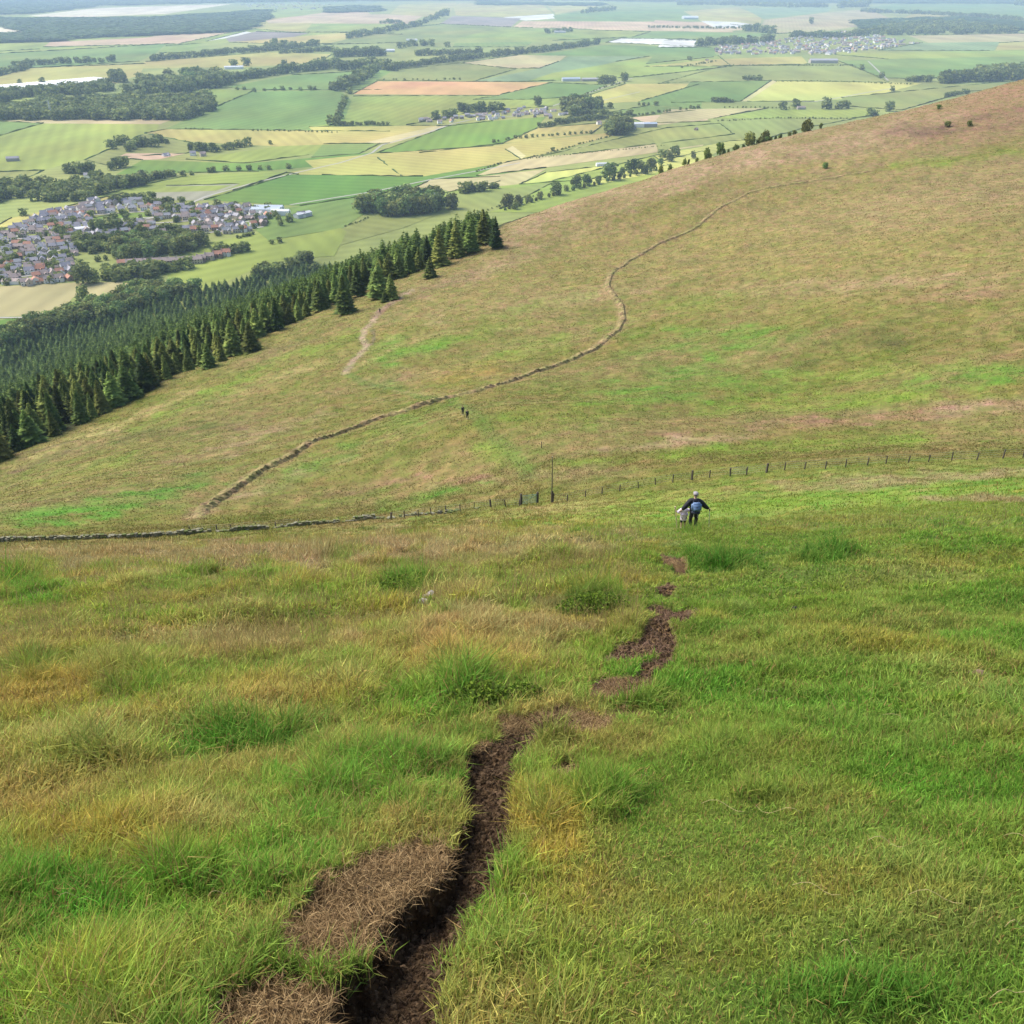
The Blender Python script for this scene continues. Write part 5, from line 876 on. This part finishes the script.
ad, J = person((p[0], p[1], p[2] - .04), .93, [((-.40, .0, 1.15), (-.58, .03, .93)), ((.42, .02, 1.14), (.66, .1, .94))], [((-.11, .12, .5), (-.11, .02, .11)), ((.12, .06, .48), (.13, .02, .09))], .06, 'adult in a black jacket and grey cap walking downhill, seen from behind', BLACK, DARK, .03, None, HAIR, False, .07)
c = MB(); c.ball((0, .07, 1.715), (.108, .122, .095), 18, 9, v1=.55); c.build('cap', CAPM, ad, True); MB().ball((0, .19, 1.708), (.085, .1, .016), 16, 6).build('cap_brim', CAPM, ad, True)
bp = link('backpack', None, None, wpt(ad, (0, -.2, 1.2)), ad.rotation_euler, ad.scale); tag(bp, 'blue daypack worn on the back of the adult walker', 'backpack')
def rbox(c, d, n=3):
    bm = bmesh.new(); bmesh.ops.create_cube(bm, size=1); bmesh.ops.scale(bm, vec=d, verts=bm.verts); bmesh.ops.bevel(bm, geom=bm.edges[:], offset=min(d) * .3, segments=n, affect='EDGES'); bmesh.ops.translate(bm, vec=c, verts=bm.verts); m = bpy.data.meshes.new('b'); bm.to_mesh(m); bm.free(); return m
def rlink(name, c, d, mat, parent): m = rbox(c, d); m.materials.append(mat); m.polygons.foreach_set('use_smooth', [True] * len(m.polygons)); return link(name, m, parent)
rlink('bag', (0, -.04, .05), (.42, .22, .4), BLUEP, bp); rlink('front_pocket', (0, -.15, .0), (.28, .07, .17), BLUEP, bp); rlink('lower_bag', (0, -.04, -.2), (.36, .19, .16), DPACK, bp); rlink('zip_badge', (0, -.17, .09), (.08, .02, .035), DPACK, bp)
for s_ in (-1, 1): MB().tube([(s_ * .1, .08, .22), (s_ * .12, .2, .27), (s_ * .13, .3, .18), (s_ * .13, .33, 0), (s_ * .12, .25, -.14)], .018, 6).build('shoulder_strap', DPACK, bp); MB().tube([(s_ * .08, -.06, -.2), (s_ * .09, -.1, -.36), (s_ * .1, -.05, -.46)], .014, 5).build('hanging_strap', POLE, bp)
def stick(top, bottom, lab, r=.012, mat=POLE, name='walking_pole'):
    o = link(name, None, None, bottom); tag(o, lab, 'walking pole'); v = Vector(top) - Vector(bottom); MB().tube([(0, 0, -.03), tuple(v)], [r * .7, r], 8).build('shaft', mat, o); MB().tube([tuple(v * .93), tuple(v * 1.02)], r * 1.7, 8).build('grip', DPACK if mat is POLE else mat, o); return o
hR = wpt(ad, J['haR'][:3]); bx_, by_ = hR[0] + .06, hR[1] - .05; stick(hR, (bx_, by_, float(zat(bx_, by_))), 'silver walking pole in the right hand of the adult', .014)
q = hit([682.5], [528.5])[0]
ch, Jc = person((q[0], q[1], q[2] - .04), .63, [((-.36, .05, 1.2), (-.5, .08, 1.3)), ((.3, .0, 1.4), (.36, .02, 1.5))], [((-.1, .1, .5), (-.1, 0, .11)), ((.11, .07, .5), (.12, .0, .1))], .04, 'small child in a white top holding the hand of the adult', WHITE, DARK, 0, None, HAIR, True, .085)
hL = wpt(ch, Jc['haL'][:3]); bx_, by_ = hL[0] + .1, hL[1] - .1; stick((hL[0] - .05, hL[1], hL[2] + .18), (bx_, by_, float(zat(bx_, by_))), 'pale wooden stick in the left hand of the child', .02, STICK, 'walking_stick')
for i, (u, v, lab) in enumerate(((467.5, 419, 'distant walker in dark clothes, right one of the two below the dyke'), (463, 415, 'distant walker in dark clothes, left one of the two below the dyke'), (380, 313, 'far walker in dark clothes on the pale track by the conifers'))):
    p = hit([u], [v])[0]; person((p[0], p[1], p[2] - .03), 1.0, [((-.24, .03, 1.15), (-.26, .14, .95)), ((.25, -.03, 1.16), (.28, .05, .94))], [((-.1, .14, .5), (-.1, .06, .1)), ((.1, .02, .5), (.1, -.12, .13))], .05, lab, (BLACK, DARK, BLACK)[i], DARK, .4, 'distant walkers on the far path')
# boulders and droppings
def rock(u, v, s, c, lab, name='boulder', cat='stone'):
    p = hit([u], [v])[0]; bm = bmesh.new(); bmesh.ops.create_icosphere(bm, subdivisions=3, radius=1)
    for w_ in bm.verts: f = 1 + .28 * float(pn(w_.co.x * 1.3 + u, w_.co.y * 1.3 + w_.co.z, 7)) + .1 * float(pn(w_.co.x * 4, w_.co.z * 4 + w_.co.y * 3, 3)); w_.co = Vector((w_.co.x * s[0], w_.co.y * s[1], w_.co.z * s[2])) * f
    m = bpy.data.meshes.new(name); bm.to_mesh(m); bm.free(); m.materials.append(solid(name + '_surface', c, .9, .35, 9)); m.polygons.foreach_set('use_smooth', [True] * len(m.polygons)); tag(link(name, m, None, (p[0], p[1], p[2] + s[2] * .25)), lab, cat)
rock(430, 599, (.11, .09, .09), (.3, .27, .25), 'pale grey stone showing in the dark hollow at left of the path'); rock(424, 603, (.07, .07, .05), (.25, .22, .2), 'smaller stone at the foot of the pale grey one'); rock(978, 675, (.06, .04, .025), (.2, .13, .08), 'brown flat stone lying in short turf near the right edge')
rock(708, 755, (.018, .015, .012), (.01, .01, .01), 'small black dropping in the turf right of the tussock', 'dropping', 'dropping'); rock(795, 609, (.035, .03, .02), (.01, .01, .01), 'black dropping left of its neighbour on the short turf', 'dropping', 'dropping'); rock(843, 597, (.035, .03, .02), (.012, .01, .01), 'black dropping above its neighbour on the short turf', 'dropping', 'dropping'); rock(300, 665, (.03, .025, .02), (.012, .012, .015), 'black dropping in the long grass at left', 'dropping', 'dropping')
# ------------------------------------------------------------------ grass
def blades(x, y, h, w, az, lean, col, tipc, rich=True, zoff=0.):
    """ribbons that bend over; rich: 5 vertices, else one triangle"""
    n = len(x); z_ = zat(x, y) - .01 + zoff; fa = RNG.uniform(0, 2 * np.pi, n); wx, wy = np.cos(fa) * w / 2, np.sin(fa) * w / 2; lx, ly = np.sin(az), np.cos(az); zt = np.sqrt(np.maximum(.05, 1 - lean ** 2))
    tip = np.stack([x + lx * h * lean, y + ly * h * lean, z_ + h * zt], 1); b0 = np.stack([x - wx, y - wy, z_], 1); b1 = np.stack([x + wx, y + wy, z_], 1)
    if rich:
        mx, my, mz = x + lx * h * lean * .28, y + ly * h * lean * .28, z_ + h * .55 * (zt * .5 + .5)
        m0 = np.stack([mx - wx * .75, my - wy * .75, mz], 1); m1 = np.stack([mx + wx * .75, my + wy * .75, mz], 1)
        V = np.stack([b0, b1, m1, m0, tip], 1).reshape(-1, 3); i = np.arange(n)[:, None] * 5; Fq = [i + np.array([0, 1, 2, 3]), i + np.array([3, 2, 4])]
        C = np.stack([col * .62, col * .62, col, col, tipc], 1).reshape(-1, 3)  # roots darker: brown bases, plus self-shadow between blades put into the colour
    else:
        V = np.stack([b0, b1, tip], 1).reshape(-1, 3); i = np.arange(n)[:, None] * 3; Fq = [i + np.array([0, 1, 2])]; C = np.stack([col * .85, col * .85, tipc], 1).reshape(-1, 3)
    return V, Fq, C
def sow(n, r0, r1, azm=55.):
    u = RNG.random(n); r = np.sqrt(r0 * r0 + u * (r1 * r1 - r0 * r0)); a = np.radians(RNG.uniform(-azm, azm, n)); return r * np.sin(a), r * np.cos(a), r
def sod(name, sets, mat=MAT_BLADE):
    V = []; C = []; F4 = []; F3 = []; n = 0
    for v, f, c in sets:
        for q in f: (F4 if q.shape[1] == 4 else F3).append(q + n)
        V.append(v); C.append(c); n += len(v)
    fs = ([np.concatenate(F4)] if F4 else []) + ([np.concatenate(F3)] if F3 else [])
    print(name, n); return tag(link(name, np_mesh(name, np.concatenate(V), fs, mat, np.concatenate(C))), kind='stuff')
def gridv(A, x, y): return zat_raw(x, y, A)
def zat_raw(x, y, G):
    r = np.maximum(np.hypot(x, y), RR[0]); a = np.degrees(np.arctan2(x, y)); fr = np.clip(np.rint(np.log(r / RR[0]) / math.log(1.0095)), 0, NR - 1).astype(int); fa = np.clip(np.rint((a + 56) / .125), 0, 895).astype(int); return G[fr, fa]
SG = SOILM.reshape(NR, NA); GG = GULD.reshape(NR, NA); TG = TUSH.reshape(NR, NA)
def near_grass(n, r0, r1, wid, hs_, rich):
    x, y, r = sow(n, r0, r1)
    # gather three fifths of the blades into tufts that splay outwards
    nt = max(50, int(n / 55)); tx, ty, _ = sow(nt, r0, r1); pick = RNG.integers(0, nt, n); tf = RNG.random(n) < .6
    sp = (.035 + .012 * r) * np.minimum(1.6, 1 + 0 * r); ox, oy = RNG.normal(size=n) * sp, RNG.normal(size=n) * sp; x = np.where(tf, tx[pick] + ox, x); y = np.where(tf, ty[pick] + oy, y)
    z_ = zat(x, y); u, v = proj(x, y, z_); r = np.hypot(x, y); soil = zat_raw(x, y, SG); gul = zat_raw(x, y, GG); tus = zat_raw(x, y, TG)
    k = (soil < .45 - .0 + .35 * (RNG.random(n) - .6)) & (gul > .9 + .15 * RNG.random(n)); x, y, z_, u, v, r, tus, tf, ox, oy, pick, soil = [q[k] for q in (x, y, z_, u, v, r, tus, tf, ox, oy, pick, soil)]; n = len(x)
    left = 1 - ss(520, 700, u); p = np.clip(.5 + .8 * fbm(x / .8, y / .8, 80, 3), 0, 1); tuf = RNG.random(nt)[pick]
    h = (.05 + .02 * left * (.4 + p) + .018 * p + tus * .8 * (.6 + .8 * p)) * RNG.uniform(.55, 1.3, n) * (1 + tf * (.25 + .7 * tuf ** 3 * (.4 + left))) * hs_
    tq_, ti_ = tussocks(x, y, r); h *= .8 + 1.3 * tq_ * (.5 + .5 * left) * (.5 + ti_); h *= (1 - .5 * ss(.02, .4, soil)); h *= .65 + .35 * ss(2.2, 4.5, r)
    az = np.where(tf, np.arctan2(ox, oy), RNG.uniform(-np.pi, np.pi, n)); az = np.where(RNG.random(n) < .3, RNG.normal(.3, .7, n), az)
    lean = np.clip(RNG.normal(.5, .22, n) + .15 * tf, .05, .93)
    c = paint(x, y, u, v, r); pt = np.zeros(nt); hue = RNG.random((nt, 3)); tc = hue[pick]
    c = c * (1 + (.32 + .32 * left) * (1 - ss(30, 80, r)))[:, None] * (.72 + .56 * RNG.random(n))[:, None] * (1 + .25 * (tc[:, :1] - .5)) ; c[:, 0] *= 1 + .35 * (tc[:, 1] - .5) * tf
    dead = RNG.random(n) < (.04 + .08 * left + .06 * (p < .3)); c[dead] = np.array((.34, .23, .085)) * RNG.uniform(.6, 1.2, (dead.sum(), 1))
    brt = (RNG.random(n) < .1) & (~dead); c[brt] = c[brt] * 1.5
    lush = ss(.02, .15, tus)[:, None]; c = c * (1 - .35 * lush) + np.array((.05, .16, .018)) * .35 * lush
    tip = c * 1.15; dt = RNG.random(n) < .14; tip[dt] = np.array((.34, .27, .09)) * .9
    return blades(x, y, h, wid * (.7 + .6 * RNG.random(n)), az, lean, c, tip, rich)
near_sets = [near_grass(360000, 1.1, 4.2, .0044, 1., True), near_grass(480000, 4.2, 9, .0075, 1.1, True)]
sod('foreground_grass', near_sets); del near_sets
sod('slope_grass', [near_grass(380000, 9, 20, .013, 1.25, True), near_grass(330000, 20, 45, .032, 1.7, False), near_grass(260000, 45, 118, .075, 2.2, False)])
# flowering stems in the rank grass at left and along the near crest
def stems(n, r0, r1, wid, hgt, cond, colr):
    x, y, r = sow(n, r0, r1); z_ = zat(x, y); u, v = proj(x, y, z_); k = cond(u, v, x, y) & (zat_raw(x, y, SG) < .2) & (zat_raw(x, y, GG) > 1.3); x, y = x[k], y[k]; n = len(x)
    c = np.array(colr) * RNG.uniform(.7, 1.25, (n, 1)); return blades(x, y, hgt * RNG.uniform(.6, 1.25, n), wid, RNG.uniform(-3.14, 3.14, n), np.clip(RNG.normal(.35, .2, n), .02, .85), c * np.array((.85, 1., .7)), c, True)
lf_ = lambda u, v, x, y: (u < 640) & (pn(x / 1.7, y / 1.7, 90) > -.05 + .5 * ss(0, 640, u) * (v > 640))
sod('seeding_grass', [stems(9000, 2.5, 7, .003, .26, lambda u, v, x, y: (u < 560) & (v < 830) & (pn(x / .7, y / .7, 91) > .1), (.33, .23, .12)), stems(42000, 7, 16, .006, .3, lf_, (.38, .26, .14)), stems(110000, 16, 95, .016, .32, lambda u, v, x, y: lf_(u, v, x, y) & (RNG.random(len(u)) > ss(35, 95, np.hypot(x, y))), (.42, .3, .19)),
 stems(5000, 16, 60, .016, .3, lambda u, v, x, y: u > 700, (.3, .22, .13)), stems(1500, 2, 9, .0035, .2, lambda u, v, x, y: u > 620, (.34, .27, .13))])
# dead flattened thatch on the bare patches and straw lying about
def litter(n, r0, r1, wid, ln, cond, cols):
    x, y, r = sow(n, r0, r1, 50); k = cond(x, y); x, y = x[k], y[k]; n = len(x); c = np.array(cols)[RNG.integers(0, len(cols), n)] * RNG.uniform(.6, 1.3, (n, 1))
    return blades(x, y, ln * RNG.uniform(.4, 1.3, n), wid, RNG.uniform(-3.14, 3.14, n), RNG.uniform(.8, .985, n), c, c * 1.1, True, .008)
sod('dead_thatch', [litter(420000, 1.3, 5.2, .0035, .06, lambda x, y: (zat_raw(x, y, SG) > .3) & (zat_raw(x, y, GG) > .95), [(.3,.2,.095),(.18,.115,.055),(.42,.3,.15),(.1,.065,.032),(.34,.23,.11)]), litter(120000, 1.3, 5.2, .003, .04, lambda x, y: (zat_raw(x, y, GG) < 1.3), [(.07,.042,.03),(.12,.08,.05),(.03,.02,.014)]),
 litter(160000, 5, 16, .007, .09, lambda x, y: (zat_raw(x, y, SG) > .25), [(.2,.12,.08),(.12,.07,.05),(.26,.17,.12)])])
def clods(n):
    V = []; Fq = []; C = []; ico = np.array([(0,0,1),(.9,0,.3),(.28,.85,.3),(-.73,.53,.3),(-.73,-.53,.3),(.28,-.85,.3),(0,0,-.6)]); fi = np.array([(0,1,2),(0,2,3),(0,3,4),(0,4,5),(0,5,1),(6,2,1),(6,3,2),(6,4,3),(6,5,4),(6,1,5)])
    x, y, r = sow(n, 1.3, 11, 45); k = (zat_raw(x, y, GG) < 1.1) | (zat_raw(x, y, SG) > .6) & (RNG.random(n) < .25); x, y, r = x[k], y[k], r[k]; n = len(x); s = (.003 + .012 * RNG.random(n) ** 3) * (.7 + .15 * r); z_ = zat(x, y)
    V = ico[None] * (s[:, None] * RNG.uniform(.6, 1.4, (n, 7)))[:, :, None] + np.stack([x, y, z_ + s * .2], 1)[:, None]; c = np.array([(.05,.031,.017),(.09,.058,.031),(.13,.085,.048)])[RNG.integers(0, 3, n)]
    print('clods', n); return tag(link('soil_crumbs', np_mesh('soil_crumbs', V.reshape(-1, 3), [(fi[None] + 7 * np.arange(n)[:, None, None]).reshape(-1, 3)], MAT_NEAR, np.repeat(c, 7, 0))), kind='stuff')
clods(900000)
def straws(S_):
    m = MB()
    for u, v, L, a, b in S_:
        p = hit([u], [v])[0]; d = Vector((math.cos(a), math.sin(a))); P = []
        b *= .35
        for k in range(7):
            t = k / 6 * L * .6; x_ = p[0] + d.x * t - d.y * b * math.sin(k / 6 * math.pi) * L; y_ = p[1] + d.y * t + d.x * b * math.sin(k / 6 * math.pi) * L; P.append((x_, y_, float(zat(x_, y_)) + .05 + .02 * math.sin(k)))
        m.tube(P, [.0009] * 6 + [.0004], 5)
    return m
SM = solid('dry_straw', (.4, .32, .15), .8, .2, 20)
SW = [(880,722,.35,-.55,.1),(800,822,.3,2.6,.1),(700,812,.3,-.6,.1),(905,905,.25,-.4,.2),(790,895,.25,-.5,.1),(985,1010,.2,.2,.1),(210,905,.14,.25,.2),(60,910,.18,.35,.2),(280,885,.09,.9,.3),(325,818,.1,-1.,.4),(835,955,.1,-.7,.5),(1000,845,.22,-.8,.1),(1000,938,.14,.0,.2),(520,905,.14,-1.1,.1),(865,850,.2,-.4,.3),(690,935,.12,.3,.1),(620,640,.2,.2,.3),(750,700,.3,.2,.2)]
o = straws(SW).build('straw', SM, smooth=True); tag(o, kind='stuff')
# tussocks of the far slope
def far_tufts(n, r0, r1, wid, hgt):
    x, y, r = sow(n, r0, r1, 46); z_ = zat(x, y); u, v = proj(x, y, z_); d = fbm(x / 5, y / 5, 95, 2); k = (RNG.random(n) < .55 + .6 * d) & (z_ > ZP + 40); x, y, z_, u, v, r = x[k], y[k], z_[k], u[k], v[k], r[k]; n = len(x)
    wood = np.interp(u, [-150, 0, 150, 250, 400, 495, 520, 2000], [215, 240, 283, 316, 366, 400, 5000, 5000]); k = r < wood; x, y, u, v, r = x[k], y[k], u[k], v[k], r[k]; n = len(x)
    c = trails(x, y, r, paint(x, y, u, v, r)); j = RNG.random(n); c = c * RNG.uniform(.7, 1.35, (n, 1)); q = j < .2; c[q] = c[q] * .4 + np.array(PK) * .75; q = j > .88; c[q] = c[q] * .6 + np.array((.06, .085, .018))
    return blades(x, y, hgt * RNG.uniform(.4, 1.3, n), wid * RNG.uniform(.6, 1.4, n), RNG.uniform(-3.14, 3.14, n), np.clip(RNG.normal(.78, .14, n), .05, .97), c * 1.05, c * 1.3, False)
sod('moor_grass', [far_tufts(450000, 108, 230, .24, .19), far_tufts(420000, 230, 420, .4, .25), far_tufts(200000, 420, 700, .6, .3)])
# leafy bilberry clumps by the path
def bilberry(u, v, ru, hgt, n, name, lab):
    p = hit([u], [v])[0]; d = np.linalg.norm(p - np.array([0, 0, EYE])); rad = ru * d / F; V = []; C = []; g = RNG
    for i in range(n):
        a = g.random() * 6.28; q = rad * math.sqrt(g.random()); x_, y_ = q * math.cos(a), q * math.sin(a) * .8; z_ = float(zat(p[0] + x_, p[1] + y_)) - p[2] + hgt * (1 - .6 * (q / rad) ** 2) * (.35 + .65 * g.random()); nm = g.normal(size=3) + np.array([0, 0, 1.]); nm /= np.linalg.norm(nm); a1 = np.cross(nm, g.normal(size=3)); a1 /= np.linalg.norm(a1); b1 = np.cross(nm, a1); s_ = (.007 + .0012 * d) * (.6 + .7 * g.random()); c0 = np.array([x_, y_, z_])
        V += [c0 - a1 * s_, c0 - b1 * s_ * .55, c0 + a1 * s_, c0 + b1 * s_ * .55]; C += [np.array(((.1,.17,.02),(.17,.25,.03),(.06,.1,.015))[i % 3]) * (.7 + .6 * g.random())] * 4
    o = link(name, None, None, tuple(p)); tag(o, lab, 'shrub', 'bilberry clumps on the near slope'); link('leaves', np_mesh('leaves', np.array(V), [np.arange(len(V)).reshape(-1, 4)], MAT_BLADE, np.array(C)), o)
    st = MB()
    for i in range(26): a = g.random() * 6.28; q = rad * .75 * g.random(); x_, y_ = q * math.cos(a), q * math.sin(a) * .8; z0 = float(zat(p[0] + x_, p[1] + y_)) - p[2]; st.tube([(x_ * .8, y_ * .8, z0 - .02), (x_, y_, z0 + hgt * .45), (x_ * 1.15, y_ * 1.15, z0 + hgt * .8)], [.0035, .0025, .001], 4)
    st.build('stems', MAT_BARK, o)
bilberry(478, 702, 38, .17, 2600, 'bilberry_bush', 'leafy bilberry clump with bright leaves left of the bare path'); bilberry(525, 700, 26, .14, 1600, 'bilberry_bush', 'darker bilberry clump overhanging the bare patch of path'); bilberry(592, 612, 36, .28, 2200, 'bilberry_bush', 'dark bilberry mound beside the path below the walkers'); bilberry(408, 592, 34, .25, 1800, 'bilberry_bush', 'dark bilberry clump behind the pale grey stone')
HAZE = 6.3e-5
# ------------------------------------------------------------------ the air
hz_ = MB().box((0, 14000, (ZP - 1 + 30) / 2), (90000, 60000, 30 - (ZP - 1))); m, t, b, N = newmat('haze_air'); t.nodes.remove(b); pv = N('ShaderNodeVolumePrincipled'); pv.inputs['Color'].default_value = (.54, .73, 1, 1); pv.inputs['Density'].default_value = HAZE; pv.inputs['Anisotropy'].default_value = .0
t.links.new(pv.outputs[0], t.nodes['Material Output'].inputs['Volume']); o = hz_.build('haze', m); tag(o, kind='stuff')
